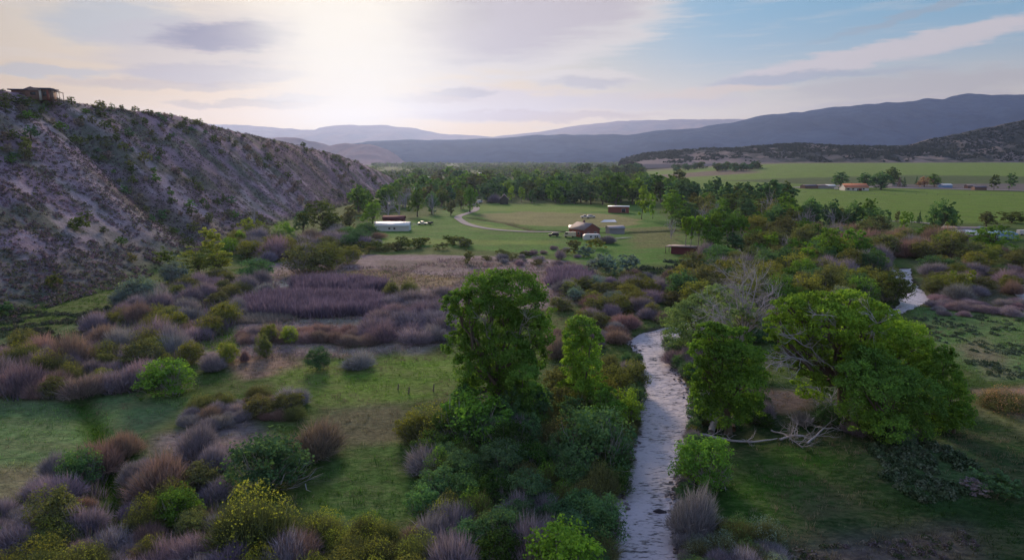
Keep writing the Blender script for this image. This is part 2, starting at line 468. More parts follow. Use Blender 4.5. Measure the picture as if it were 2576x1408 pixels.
# ------------------------------------------------------------------ ground colours
Z_ = lambda pts: np.array([_flat(*p) for p in pts])
ZONES = [
    # (polygon in the plane of the ground, colour, softness)
    (Z_([(-400, 560), (1000, 478), (1180, 520), (1900, 480), (3400, 455), (4200, 1600), (-1600, 1600)]), (0.085, 0.115, 0.040), 6),
    (Z_([(1600, 412), (3600, 404), (3600, 432), (1650, 436)]), (0.19, 0.17, 0.10), 60),
    (Z_([(1560, 436), (3600, 424), (3600, 462), (2300, 452), (1640, 462)]), (0.16, 0.20, 0.055), 30),
    (Z_([(1560, 446), (1900, 440), (1900, 448), (1700, 452)]), (0.20, 0.15, 0.12), 20),
    (Z_([(2000, 468), (3600, 462), (3600, 484), (2380, 478), (2000, 476)]), (0.15, 0.13, 0.14), 6),
    (Z_([(1620, 452), (2000, 466), (2100, 470), (2576, 484), (3600, 486), (3600, 560), (1950, 560), (1800, 520), (1640, 480)]), (0.135, 0.185, 0.040), 10),
    (Z_([(900, 595), (1020, 560), (1160, 520), (1620, 515), (1700, 560), (1760, 640), (1740, 665), (1440, 670), (1400, 640), (1100, 620), (900, 620)]), (0.085, 0.165, 0.040), 4),
    (Z_([(1200, 513), (1560, 514), (1590, 530), (1400, 538), (1200, 528)]), (0.15, 0.205, 0.055), 4),
    (Z_([(1190, 541), (1330, 532), (1560, 540), (1620, 560), (1560, 572), (1330, 568), (1230, 556)]), (0.24, 0.235, 0.10), 3),
    (Z_([(1165, 556), (1240, 566), (1330, 578), (1200, 578), (1160, 566)]), (0.17, 0.21, 0.07), 2),
    (Z_([(960, 598), (1400, 606), (1380, 616), (940, 612)]), (0.17, 0.21, 0.06), 4),
    (Z_([(1560, 575), (1700, 570), (1720, 620), (1600, 625)]), (0.15, 0.17, 0.06), 5),
    # marsh
    (Z_([(300, 800), (560, 700), (720, 655), (900, 640), (1150, 640), (1450, 655), (1500, 690), (1460, 760), (1200, 800), (1120, 860), (760, 900), (560, 905), (300, 905)]), (0.30, 0.225, 0.24), 3),
    (Z_([(800, 690), (930, 676), (1170, 700), (1140, 720), (860, 712)]), (0.30, 0.22, 0.14), 2),
    (Z_([(960, 655), (1330, 655), (1300, 672), (980, 680)]), (0.22, 0.165, 0.16), 3),
    (Z_([(690, 706), (760, 700), (750, 722), (690, 724)]), (0.36, 0.36, 0.33), 1.0),
    (Z_([(560, 790), (700, 782), (1050, 800), (1100, 822), (780, 815), (590, 806)]), (0.27, 0.25, 0.22), 2),
    (Z_([(740, 868), (900, 852), (1090, 858), (1070, 888), (900, 895), (760, 888)]), (0.34, 0.29, 0.26), 2),
    (Z_([(520, 800), (600, 800), (600, 872), (520, 880), (480, 868)]), (0.12, 0.17, 0.03), 1.5),
    (Z_([(560, 905), (720, 885), (760, 930), (600, 960), (560, 930)]), (0.28, 0.19, 0.15), 1.5),
    (Z_([(700, 930), (1000, 880), (1150, 900), (1160, 980), (900, 1020), (700, 1000)]), (0.15, 0.20, 0.055), 2.5),
    (Z_([(820, 1020), (1000, 1010), (1040, 1120), (900, 1180), (780, 1120)]), (0.13, 0.13, 0.075), 2.5),
    (Z_([(-700, 1000), (250, 990), (470, 1000), (440, 1060), (250, 1140), (120, 1210), (-100, 1290), (-700, 1400)]), (0.155, 0.205, 0.125), 2),
    (Z_([(-700, 985), (180, 990), (170, 1015), (-700, 1050)]), (0.20, 0.23, 0.17), 2),
    (Z_([(-200, 1180), (160, 1170), (60, 1260), (-300, 1330)]), (0.23, 0.22, 0.13), 2),
    (Z_([(400, 1090), (640, 1050), (700, 1120), (560, 1180), (380, 1150)]), (0.24, 0.19, 0.20), 2),
    (Z_([(-300, 860), (100, 840), (230, 800), (330, 800), (200, 900), (-300, 960)]), (0.13, 0.16, 0.10), 2),
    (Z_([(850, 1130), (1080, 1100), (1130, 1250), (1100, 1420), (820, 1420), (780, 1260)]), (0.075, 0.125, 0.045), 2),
    # right bank
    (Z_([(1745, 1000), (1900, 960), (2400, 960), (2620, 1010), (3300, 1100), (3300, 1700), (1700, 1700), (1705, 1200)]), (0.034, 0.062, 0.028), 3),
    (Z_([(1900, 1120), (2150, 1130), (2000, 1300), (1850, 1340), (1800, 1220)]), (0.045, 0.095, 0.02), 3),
    (Z_([(2150, 1120), (2400, 1100), (2500, 1230), (2360, 1270), (2200, 1180)]), (0.07, 0.11, 0.06), 2),
    (Z_([(2000, 1370), (2420, 1330), (2500, 1408), (2200, 1500), (1980, 1480)]), (0.13, 0.11, 0.11), 3),
    (Z_([(2330, 1010), (2480, 990), (2700, 1090), (2700, 1140), (2500, 1060)]), (0.16, 0.17, 0.07), 2),
    (Z_([(1900, 980), (2060, 985), (2040, 1030), (1960, 1040), (1880, 1020)]), (0.30, 0.20, 0.15), 1.5),
    (Z_([(2300, 775), (2420, 755), (3000, 770), (3000, 960), (2480, 960), (2380, 900), (2330, 820)]), (0.13, 0.185, 0.095), 2),
    (Z_([(2420, 870), (2480, 850), (2560, 950), (2490, 960)]), (0.19, 0.19, 0.12), 2),
    (Z_([(2440, 980), (2600, 970), (2700, 1040), (2560, 1050)]), (0.33, 0.22, 0.18), 1.5),
    (Z_([(2300, 640), (2620, 640), (2640, 770), (2330, 770)]), (0.11, 0.11, 0.075), 3),
]
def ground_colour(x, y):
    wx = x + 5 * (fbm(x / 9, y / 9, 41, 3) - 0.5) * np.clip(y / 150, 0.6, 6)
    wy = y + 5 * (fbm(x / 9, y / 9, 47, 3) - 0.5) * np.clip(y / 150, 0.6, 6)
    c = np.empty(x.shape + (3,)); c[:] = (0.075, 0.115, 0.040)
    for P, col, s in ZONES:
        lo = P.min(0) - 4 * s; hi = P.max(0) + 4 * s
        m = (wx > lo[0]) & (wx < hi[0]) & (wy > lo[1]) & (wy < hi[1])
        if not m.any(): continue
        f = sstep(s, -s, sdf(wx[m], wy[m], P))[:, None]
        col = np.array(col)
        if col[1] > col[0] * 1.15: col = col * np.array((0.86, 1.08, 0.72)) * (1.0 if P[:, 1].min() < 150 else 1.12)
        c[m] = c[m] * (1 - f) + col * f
    # hill soil
    t, xf, xr = hill_t(x, y)
    hs = sstep(0.0, 0.10, t) * (y < 900)
    n = fbm(x / 12, y / 12, 61, 4); n2 = fbm(x / 3.5, y / 3.5, 66, 3); n3 = fbm((y + 0.25 * x) / 16, x / 60, 69, 4)
    bare = sstep(0.52, 0.66, 0.55 * n3 + 0.45 * n2) * sstep(0.05, 0.3, t)
    soil = np.array((0.31, 0.215, 0.27)); green = np.array((0.15, 0.150, 0.125)); pale = np.array((0.46, 0.365, 0.42)); red = np.array((0.20, 0.13, 0.12))
    gf = sstep(0.42, 0.62, n)[..., None]
    hc = soil * (1 - gf) + green * gf
    rf = (sstep(0.5, 0.7, fbm(x / 30, y / 45, 74, 3)) * 0.5)[..., None]
    hc = hc * (1 - rf) + red * rf
    hc = hc * (1 - bare[..., None] * 0.62) + pale * bare[..., None] * 0.62
    ft = (sstep(0.34, 0.05, t) * sstep(330, 240, y) * 0.75)[..., None]
    hc = hc * (1 - ft) + np.array((0.115, 0.135, 0.120)) * ft
    bk = (sstep(340, 520, y) * 0.5)[..., None]
    hc = hc * (1 - bk) + hc * np.array((1.12, 0.92, 0.88)) * bk
    spur = (np.exp(-((y - (242 - 0.35 * (x + 110))) / 9.0) ** 2) * sstep(0.08, 0.3, t) * 0.7)[..., None]
    hc = hc * (1 - spur) + pale * 0.8 * spur
    c = c * (1 - hs[..., None]) + hc * hs[..., None]
    # river bed, ditches
    near = (y < 330) & (x > -60)
    if near.any():
        d = np.minimum(sdf(x[near], y[near], RIV_POLY), sdf(x[near], y[near], RIV2_POLY))
        f = sstep(1.0, 0.1, d)[:, None]
        c[near] = c[near] * (1 - f) + np.array((0.055, 0.045, 0.04)) * f
    q = np.exp(-(seg_dist(x, y, DITCH) / 1.6) ** 2)[..., None]
    c = c * (1 - q) + np.array((0.05, 0.12, 0.012)) * q
    q = np.exp(-(seg_dist(x, y, DITCH2) / 2.4) ** 2)[..., None]
    c = c * (1 - q) + np.array((0.05, 0.05, 0.02)) * q
    return c

def axis(lo, hi, dense_lo, dense_hi, step, g):
    a = list(np.arange(dense_lo, dense_hi, step))
    v, s = a[-1], step
    while v < hi:
        s *= 1 + g; v += s; a.append(v)
    v, s = a[0], step
    pre = []
    while v > lo:
        s *= 1 + g; v -= s; pre.append(v)
    return np.array(pre[::-1] + a)
GX = axis(-16000, 16000, -206, 132, 1.12, 0.05)
gy = list(np.arange(50, 230, 1.0)); v = gy[-1]
while v < 1000:
    v += max(0.9, 0.0042 * v); gy.append(v)
while v < 12600:
    v += 0.012 * v + (v - 1000) * 0.02; gy.append(v)
GY = np.array([-400, -200, -90, -40, -10, 10, 25, 35, 42, 47] + gy)
XX, YY = np.meshgrid(GX, GY)
ZZ = height(XX.ravel(), YY.ravel())
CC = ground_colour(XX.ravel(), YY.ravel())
nx, ny = len(GX), len(GY)
idx = np.arange(nx * ny).reshape(ny, nx)
F = np.stack([idx[:-1, :-1], idx[:-1, 1:], idx[1:, 1:], idx[1:, :-1]], -1).reshape(-1, 4)
V = np.stack([XX.ravel(), YY.ravel(), ZZ], -1)
tf, _, _ = hill_t(V[F[:, 0], 0], V[F[:, 0], 1])
ishill = (tf > 0.0) & (V[F[:, 0], 1] < 900)
for nm, msk, mt in (('ground', ~ishill, M_GROUND), ('hillside', ishill, M_HILL)):
    FF = F[msk]
    used, inv = np.unique(FF, return_inverse=True)
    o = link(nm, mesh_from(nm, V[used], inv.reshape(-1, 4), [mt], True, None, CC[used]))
    tag(o, kind='structure')
print('ground verts', len(V))

# ------------------------------------------------------------------ river water
def watermat():
    m, N = newmat('river_water')
    g = N.n('ShaderNodeNewGeometry')
    b = N.n('ShaderNodeBsdfPrincipled')
    b.inputs['Roughness'].default_value = 0.14
    b.inputs['IOR'].default_value = 1.333
    P = g.outputs['Position']
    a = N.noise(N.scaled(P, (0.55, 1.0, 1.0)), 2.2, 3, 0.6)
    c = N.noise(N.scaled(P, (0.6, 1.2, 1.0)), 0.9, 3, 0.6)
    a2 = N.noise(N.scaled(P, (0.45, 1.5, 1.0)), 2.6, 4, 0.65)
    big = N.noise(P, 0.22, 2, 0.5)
    sky_sheen = N.sm(N.m('ADD', N.m('ADD', N.m('MULTIPLY', a2, 0.6), N.m('MULTIPLY', c, 0.3)), N.m('MULTIPLY', big, 0.25)), 0.45, 0.57)  # sky reflection painted as pale base colour, dark ripple dashes left between
    N.link(N.mix(N.m('MULTIPLY', sky_sheen, 0.80), (0.050, 0.043, 0.052, 1), (0.62, 0.56, 0.60, 1)), b.inputs['Base Color'])
    N.link(N.m('MULTIPLY_ADD', sky_sheen, 0.3, 0.12), b.inputs['Roughness'])
    bp = N.n('ShaderNodeBump'); bp.inputs['Strength'].default_value = 1.0; bp.inputs['Distance'].default_value = 0.22
    N.link(a, bp.inputs['Height'])
    N.link(bp.outputs[0], b.inputs['Normal'])
    outp(N, b.outputs[0])
    return m
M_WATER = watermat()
def water_grid(x0, x1, y0, y1, st, polys, grow):
    xs = np.arange(x0, x1, st); ys = np.arange(y0, y1, st)
    X, Y = np.meshgrid(xs, ys); x = X.ravel(); y = Y.ravel()
    z = -0.62 + 0.10 * (fbm(x / 1.1, y / 0.55, 81, 3) - 0.5) + 0.08 * (fbm(x / 3, y / 2, 85, 2) - 0.5)
    i = np.arange(len(x)).reshape(len(ys), len(xs))
    F = np.stack([i[:-1, :-1], i[:-1, 1:], i[1:, 1:], i[1:, :-1]], -1).reshape(-1, 4)
    cx = x[F[:, 0]]; cy = y[F[:, 0]]
    d = np.full(len(cx), 1e9)
    for P in polys: d = np.minimum(d, sdf(cx, cy, P))
    F = F[d < grow]
    used, inv = np.unique(F, return_inverse=True)
    return np.stack([x, y, z], -1)[used], inv.reshape(-1, 4)
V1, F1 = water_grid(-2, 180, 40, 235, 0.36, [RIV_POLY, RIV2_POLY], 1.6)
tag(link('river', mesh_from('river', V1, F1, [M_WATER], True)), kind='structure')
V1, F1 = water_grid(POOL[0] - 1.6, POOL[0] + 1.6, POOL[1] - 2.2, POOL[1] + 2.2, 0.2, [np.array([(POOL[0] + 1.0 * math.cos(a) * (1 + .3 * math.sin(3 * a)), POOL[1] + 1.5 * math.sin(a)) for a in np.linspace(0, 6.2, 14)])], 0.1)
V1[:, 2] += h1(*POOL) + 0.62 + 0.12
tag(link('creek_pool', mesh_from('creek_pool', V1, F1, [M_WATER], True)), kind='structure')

# road
def strip(P, w, dz, step=2.0):
    pts = []
    for a, b in zip(P[:-1], P[1:]):
        n = max(1, int(np.hypot(*(b - a)) / step))
        for k in range(n): pts.append(a + (b - a) * k / n)
    pts.append(P[-1]); pts = np.array(pts)
    for _ in range(12): pts[1:-1] = 0.25 * pts[:-2] + 0.5 * pts[1:-1] + 0.25 * pts[2:]
    tg = np.gradient(pts, axis=0); tg /= np.linalg.norm(tg, axis=1)[:, None] + 1e-9
    nr = np.stack([-tg[:, 1], tg[:, 0]], -1)
    V = []; m = 7
    for k in range(m):
        q = pts + nr * (k / (m - 1) - 0.5) * w
        V.append(np.column_stack([q, height(q[:, 0], q[:, 1]) + dz]))
    V = np.stack(V, 1); n = len(pts)
    i = np.arange(n * m).reshape(n, m)
    F = np.stack([i[:-1, :-1], i[1:, :-1], i[1:, 1:], i[:-1, 1:]], -1).reshape(-1, 4)
    return V.reshape(-1, 3), F
M_GRAVEL = simple('gravel', (0.22, 0.20, 0.215), 1.0, var=0.25, scale=0.8)
V1, F1 = strip(ROAD_P, 4.4, 0.22)
tag(link('gravel_road', mesh_from('gravel_road', V1, F1, [M_GRAVEL], True)), kind='structure')
V1, F1 = strip(np.array([_flat(*p) for p in ((2150, 553), (2200, 556), (2290, 558), (2330, 561), (2380, 572), (2460, 600))]), 4.5, 0.25)
tag(link('lane', mesh_from('lane', V1, F1, [M_GRAVEL], True)), kind='structure')
Y1 = [(2000, 474), (2080, 470), (2230, 474), (2400, 476), (2640, 482)]
V1, F1 = strip(np.array([_flat(*p) for p in Y1]), 16, 0.3, 8)
tag(link('farm_track', mesh_from('farm_track', V1, F1, [simple('farm_yard', (0.20, 0.18, 0.20), 1.0, var=0.2, scale=0.3)], True)), kind='structure')

# ------------------------------------------------------------------ distant ridges
def ridgemat(name, a, b, c=None, sc_=0.004, thr=0.5):
    m, N = newmat(name)
    g = N.n('ShaderNodeNewGeometry')
    n1 = N.noise(g.outputs['Position'], sc_, 6, 0.65)
    n2 = N.noise(g.outputs['Position'], sc_ * 9, 4, 0.7)
    col = N.mix(N.sm(N.m('ADD', N.m('MULTIPLY', n1, 0.6), N.m('MULTIPLY', n2, 0.4)), thr - 0.06, thr + 0.08), a + (1,), b + (1,))
    if c is not None:
        at = N.n('ShaderNodeAttribute', attribute_name='col')
        col = N.mix(at.outputs['Fac'], col, c + (1,))
    d = N.n('ShaderNodeBsdfDiffuse'); N.link(col, d.inputs[0])
    outp(N, d.outputs[0])
    return m
def ridge(name, sky_pts, D, depth, mat, seed, spur=0.25, zfoot=0.0, curve=1.0, back=0.5, cells=260, foot_wob=0.15, cfun=None, rows=70):
    """A mountain range at its true distance: crest through the traced skyline, slopes in front and behind"""
    ps = []
    for px, py in sky_pts:
        d = ray(px, py); t = D / d[1]
        ps.append((d[0] * t, CAM_Z + d[2] * t))
    ps = np.array(ps)
    xs = np.linspace(ps[0, 0], ps[-1, 0], cells)
    zr = np.interp(xs, ps[:, 0], ps[:, 1])
    sc1 = (ps[-1, 0] - ps[0, 0]) / cells
    zr = zr + (fbm(xs / (sc1 * 7), xs * 0 + seed, seed, 4) - 0.5) * 0.0022 * D
    tr = np.linspace(0, 1, rows)
    tb = np.linspace(1, 1 + back, 14)[1:]
    T = np.concatenate([tr, tb])
    X, Tm = np.meshgrid(xs, T)
    Zr = np.broadcast_to(zr, X.shape)
    tt = np.clip(Tm, 0, 1)
    wob = foot_wob * depth * (fbm(X / (depth * 0.6), X * 0 + 3, seed + 5, 3) - 0.5) * (1 - tt)
    Y = D - depth * (1 - Tm) + wob
    rid = 1 - 2 * np.abs(fbm(X / (depth * 0.22) + 0.6 * fbm(X / depth * 2, Tm * 3, seed + 2, 2), Tm * 1.4, seed + 9, 4) - 0.5) * 2
    Z = zfoot + (Zr - zfoot) * (tt ** curve) + spur * (Zr - zfoot) * (rid - 0.5) * (4 * tt * (1 - tt))
    Z = np.where(Tm > 1, Zr - (Tm - 1) * depth * 0.35, Z)
    Z = Z + (fbm(X / (depth * 0.05), Y / (depth * 0.05), seed + 3, 3) - 0.5) * 0.05 * (Zr - zfoot) * (tt > 0.02)
    Z[0, :] = zfoot - 6 - 0.01 * depth
    i = np.arange(X.size).reshape(X.shape)
    F = np.stack([i[:-1, :-1], i[:-1, 1:], i[1:, 1:], i[1:, :-1]], -1).reshape(-1, 4)
    ca = None
    if cfun is not None:
        f = cfun(X.ravel(), Y.ravel(), tt.ravel()); ca = np.stack([f, f, f], -1)
    o = link(name, mesh_from(name, np.stack([X.ravel(), Y.ravel(), Z.ravel()], -1), F, [mat], True, None, ca))
    return tag(o, kind='structure')
M_FOREST = ridgemat('forested_slope', (0.014, 0.034, 0.090), (0.028, 0.056, 0.125), sc_=0.0015)  # haze blue mixed into the slope colours, bluer than bare conifers
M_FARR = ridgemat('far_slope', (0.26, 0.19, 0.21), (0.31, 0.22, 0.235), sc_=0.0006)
M_BENCH = ridgemat('scrub_slope', (0.05, 0.055, 0.045), (0.14, 0.125, 0.12), (0.27, 0.215, 0.20), sc_=0.012)
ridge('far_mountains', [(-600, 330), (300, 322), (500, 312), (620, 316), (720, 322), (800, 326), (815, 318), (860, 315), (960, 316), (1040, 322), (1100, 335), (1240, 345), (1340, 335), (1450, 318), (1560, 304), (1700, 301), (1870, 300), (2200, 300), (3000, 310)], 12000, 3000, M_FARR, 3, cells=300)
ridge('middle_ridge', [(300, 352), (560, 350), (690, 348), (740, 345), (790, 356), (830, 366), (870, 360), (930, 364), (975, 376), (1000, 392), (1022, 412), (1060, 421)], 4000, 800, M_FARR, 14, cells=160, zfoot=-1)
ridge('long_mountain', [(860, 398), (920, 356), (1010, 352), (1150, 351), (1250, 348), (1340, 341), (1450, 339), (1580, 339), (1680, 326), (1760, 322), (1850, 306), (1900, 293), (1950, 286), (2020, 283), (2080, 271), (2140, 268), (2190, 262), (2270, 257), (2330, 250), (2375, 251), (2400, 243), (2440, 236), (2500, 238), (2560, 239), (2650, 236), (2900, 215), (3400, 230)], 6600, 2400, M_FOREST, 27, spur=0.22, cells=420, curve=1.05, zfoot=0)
def paler(x, y, t):
    az = x / y
    f = sstep(0.36, 0.30, az) * sstep(0.75, 0.35, t + 0.5 * (fbm(x / 40, y / 40, 4, 3) - 0.5))
    f = np.maximum(f, 0.7 * sstep(0.62, 0.72, fbm(x / 45, y / 60, 9, 3)))
    return np.maximum(f, 0.8 * sstep(0.12, 0.02, t))
BEN = ridge('bench_hill', [(1560, 402), (1610, 388), (1700, 377), (1790, 373), (1850, 371), (1900, 366), (1990, 360), (2100, 366), (2200, 368), (2290, 364), (2330, 352), (2400, 338), (2460, 326), (2520, 313), (2576, 302), (2700, 280), (2900, 250), (3300, 240)], 2150, 420, M_BENCH, 40, spur=0.28, zfoot=17, cells=420, cfun=paler, foot_wob=0.5, rows=60)

# ------------------------------------------------------------------ plant meshes
def frame(n):
    a = np.where(np.abs(n[:, 2:3]) < 0.9, np.array([[0, 0, 1.0]]), np.array([[1.0, 0, 0]]))
    u = np.cross(a, n); u /= np.linalg.norm(u, axis=1)[:, None] + 1e-9
    return u, np.cross(n, u)
def unit(rng, n):
    v = rng.normal(size=(n, 3)); return v / (np.linalg.norm(v, axis=1)[:, None] + 1e-9)
def leaves(rng, C, N, size, vv):
    """quads at C facing roughly N; every leaf its own size and roll"""
    n = len(C)
    N = N + unit(rng, n) * 0.9; N /= np.linalg.norm(N, axis=1)[:, None] + 1e-9
    u, w = frame(N)
    a = rng.random(n) * 6.283
    ca, sa = np.cos(a)[:, None], np.sin(a)[:, None]
    u, w = u * ca + w * sa, -u * sa + w * ca
    s = (size * (0.55 + 0.9 * rng.random(n)))[:, None]
    asp = (0.55 + 0.35 * rng.random(n))[:, None]
    V = np.stack([C - u * s * 0.5, C + w * s * asp * 0.5, C + u * s * 0.5, C - w * s * asp * 0.5], 1).reshape(-1, 3)
    F = np.arange(4 * n).reshape(n, 4)
    return V, F, np.clip(vv, 0, 1)
def crown_geo(seed, lobes, n, size, clump=0.30, zmin=0.02, inner=0.68):
    rng = np.random.default_rng(seed)
    L = np.array(lobes, float)
    ar = (L[:, 3] * L[:, 4] + L[:, 5] * L[:, 3])
    Cs, Ns, Vs = [], [], []
    for k, l in enumerate(L):
        m = int(n * ar[k] / ar.sum())
        if m < 8: continue
        nc = max(6, m // 34)
        d = unit(rng, nc)
        d[:, 2] = np.where((d[:, 2] < -0.35) & (rng.random(nc) < 0.6), -d[:, 2], d[:, 2])
        rr = inner + (1 - inner) * rng.random(nc) ** 0.6
        cc = d * rr[:, None]
        cv = rng.random(nc)
        w = rng.integers(0, nc, m)
        off = unit(rng, m) * (clump * rng.random(m) ** 0.5)[:, None]
        off[:, 2] *= 0.65
        p = cc[w] + off
        Cs.append(l[:3] + p * l[3:6]); 
        nn = p + off * 1.2 + np.array([0, 0, 0.35]); Ns.append(nn / (np.linalg.norm(nn, axis=1)[:, None] + 1e-9))
        Vs.append(0.30 * rng.random() + 0.35 * cv[w] + 0.35 * rng.random(m))
    C = np.concatenate(Cs); N = np.concatenate(Ns); v = np.concatenate(Vs)
    k = C[:, 2] > zmin
    return leaves(rng, C[k], N[k], size, v[k])
def tube(pts, rad, k=5):
    pts = np.array(pts, float); rad = np.array(rad, float)
    tg = np.gradient(pts, axis=0); tg /= np.linalg.norm(tg, axis=1)[:, None] + 1e-9
    u, w = frame(tg)
    a = np.linspace(0, 2 * np.pi, k, endpoint=False)
    V = pts[:, None, :] + rad[:, None, None] * (np.cos(a)[None, :, None] * u[:, None, :] + np.sin(a)[None, :, None] * w[:, None, :])
    n = len(pts); i = np.arange(n * k).reshape(n, k)
    F = np.stack([i[:-1, :], np.roll(i, -1, 1)[:-1, :], np.roll(i, -1, 1)[1:, :], i[1:, :]], -1).reshape(-1, 4)
    return V.reshape(-1, 3), F
def join(parts):
    Vs, Fs, n = [], [], 0
    for V, F in parts:
        Vs.append(V); Fs.append(F + n); n += len(V)
    return np.concatenate(Vs), np.concatenate(Fs)
def curve(a, b, sag, rng, n=6, wob=0.04):
    a = np.array(a, float); b = np.array(b, float)
    t = np.linspace(0, 1, n)[:, None]
    p = a + (b - a) * t
    L = np.linalg.norm(b - a)
    p[:, 2] += (sag * L * 4 * t * (1 - t))[:, 0]
    p[1:-1] += rng.normal(size=(n - 2, 3)) * wob * L
    return p
def limbs_geo(seed, lobes, r0, fork, twigs=3, k=5):
    rng = np.random.default_rng(seed)
    L = np.array(lobes, float)
    top = np.array([L[:, 0].mean() * 0.5, L[:, 1].mean() * 0.5, fork])
    out = [tube(np.array([(0, 0, -0.02), (0, 0, fork * 0.3), top * [0.6, 0.6, 0.7], top]), [r0 * 1.35, r0, r0 * 0.85, r0 * 0.75], 7)]
    for l in L:
        c = l[:3] + np.array([0, 0, l[5] * 0.25])
        p = curve(top, c, -0.10, rng, 6)
        out.append(tube(p, np.linspace(r0 * 0.55, r0 * 0.14, 6), k))
        for _ in range(twigs):
            e = l[:3] + unit(rng, 1)[0] * l[3:6] * 0.95
            s = p[rng.integers(2, 5)]
            out.append(tube(curve(s, e, 0.03, rng, 4), np.linspace(r0 * 0.22, r0 * 0.03, 4), 3))
    return join(out)
def twig_geo(rng, P, r, depth, L, spread, up, width, acc):
    """recursive bare branches, each a tapering tube, ends as thin blades"""
    d = r
    pts = [P]
    q = P.copy()
    dd = d.copy()
    for _ in range(4):
        dd = dd + rng.normal(size=3) * 0.13 + np.array([0, 0, up]); dd /= np.linalg.norm(dd)
        q = q + dd * L / 4; pts.append(q.copy())
    acc.append(tube(pts, np.linspace(width, width * 0.55, 5), 4 if depth > 1 else 3))
    if depth == 0: return
    for _ in range(rng.integers(3, 5)):
        k = rng.integers(1, 5)
        nd = dd + rng.normal(size=3) * spread; nd /= np.linalg.norm(nd)
        twig_geo(rng, pts[k], nd, depth - 1, L * (0.55 + 0.25 * rng.random()), spread, up, width * 0.52, acc)
    return
def fan_geo(seed, n, base_r, w, h, width, ns=3, irregular=0.35, lobes=None):
    """leafless willow: many thin stems fanning from the ground, drawn as narrow blades with side twigs"""
    rng = np.random.default_rng(seed)
    nl = 5 if lobes is None else lobes
    la = rng.random(nl) * 6.283; lr = 0.30 * w * rng.random(nl) ** 0.5
    lc = np.stack([np.cos(la) * lr, np.sin(la) * lr], -1); lh = h * (1 - irregular * rng.random(nl)); lw = w * (0.28 + 0.16 * rng.random(nl))
    j = rng.integers(0, nl, n)
    a = rng.random(n) * 6.283; rr = rng.random(n) ** 0.5
    bx = lc[j] * 0.7 + np.stack([np.cos(a), np.sin(a)], -1) * (rr * base_r)[:, None]
    fall = np.sqrt(np.clip(1 - (rr * 0.93) ** 2, 0, 1))
    tip = np.column_stack([lc[j] + np.stack([np.cos(a), np.sin(a)], -1) * (rr * lw[j])[:, None], lh[j] * fall * (0.75 + 0.3 * rng.random(n))])
    b = np.column_stack([bx, np.zeros(n)])
    f = np.stack([rng.random(n) * 0.75 for _ in range(1)], -1)
    # side twigs start part of the way up the stem and end near the shell
    mid = b + (tip - b) * f + np.column_stack([np.zeros((n, 2)), 0.06 * h * rng.random(n)])
    end = tip + rng.normal(size=(n, 3)) * 0.06 * w
    end[:, 2] = np.clip(end[:, 2], 0.05 * h, None)
    d = end - mid; d /= np.linalg.norm(d, axis=1)[:, None] + 1e-9
    s = np.cross(d, unit(rng, n)); s /= np.linalg.norm(s, axis=1)[:, None] + 1e-9
    wd = (width * (0.6 + 0.8 * rng.random(n)))[:, None]
    bend = (mid + end) / 2 + rng.normal(size=(n, 3)) * 0.02 * w
    V = np.stack([mid - s * wd, mid + s * wd, bend + s * wd * 0.8, end, bend - s * wd * 0.8], 1)
    Vq = np.stack([V[:, 0], V[:, 1], V[:, 2], V[:, 4]], 1).reshape(-1, 3)
    Vt = np.stack([V[:, 4], V[:, 2], V[:, 3], V[:, 3]], 1)
    # keep quads only: the tip is a very narrow quad
    Vt[:, 3] = V[:, 3] + s * wd * 0.1
    Vt = Vt.reshape(-1, 3)
    F = np.arange(8 * n).reshape(-1, 4)
    cv = rng.random(nl)
    v = np.clip(0.45 * cv[j] + 0.55 * rng.random(n), 0, 1)
    return np.concatenate([Vq, Vt]), F, np.concatenate([v, v])

def rand_lobes(seed, kind):
    r = random.Random(seed)
    L = []
    if kind == 'cot':          # broad rounded cottonwood, unit height, unit width
        for i in range(12):
            a = r.random() * 6.283; d = 0.33 * r.random() ** 0.5
            z = r.uniform(0.22, 0.82); s = r.uniform(0.15, 0.22) * (1.15 - 0.5 * abs(z - 0.5))
            if z > 0.7: d *= 0.7
            L.append((math.cos(a) * d, math.sin(a) * d, z, s, s, s * 0.85))
        L.append((0, 0, 0.52, 0.30, 0.30, 0.36)); L.append((r.uniform(-.1, .1), 0, 0.82, 0.16, 0.16, 0.15))
    elif kind == 'full':       # leafy to the ground
        for i in range(11):
            a = r.random() * 6.283; d = 0.28 * r.random() ** 0.5; z = r.uniform(0.16, 0.80)
            s = r.uniform(0.15, 0.24) * (1.2 - 0.6 * z)
            L.append((math.cos(a) * d, math.sin(a) * d, z, s, s, s * 0.85))
        L.append((0, 0, 0.45, 0.28, 0.28, 0.36))
    elif kind == 'pop':        # narrow upright
        z = 0.25
        while z < 0.95:
            s = 0.40 * (1 - (abs(z - 0.52) / 0.62) ** 2.2) ** 0.6 * r.uniform(0.8, 1.1)
            L.append((r.uniform(-.14, .14), r.uniform(-.14, .14), z, s, s, 0.15)); z += 0.075
    elif kind == 'asp':        # tall bare stems under a high crown
        for i in range(7):
            a = r.random() * 6.283; d = 0.2 * r.random(); z = r.uniform(0.52, 0.90); s = r.uniform(0.2, 0.3)
            L.append((math.cos(a) * d, math.sin(a) * d, z, s, s, 0.13))
    elif kind == 'dome':       # rounded shrub
        for i in range(9):
            a = r.random() * 6.283; d = 0.30 * r.random() ** 0.5; z = r.uniform(0.20, 0.62); s = r.uniform(0.18, 0.27)
            L.append((math.cos(a) * d, math.sin(a) * d, z, s, s, s * 1.15))
        L.append((0, 0, 0.44, 0.40, 0.40, 0.50)); L.append((0.08, 0.05, 0.30, 0.42, 0.42, 0.34))
    return L
CR, TR = {}, {}        # crowns and trunks, by kind
ONE = {}               # joined meshes for things too small to show parts
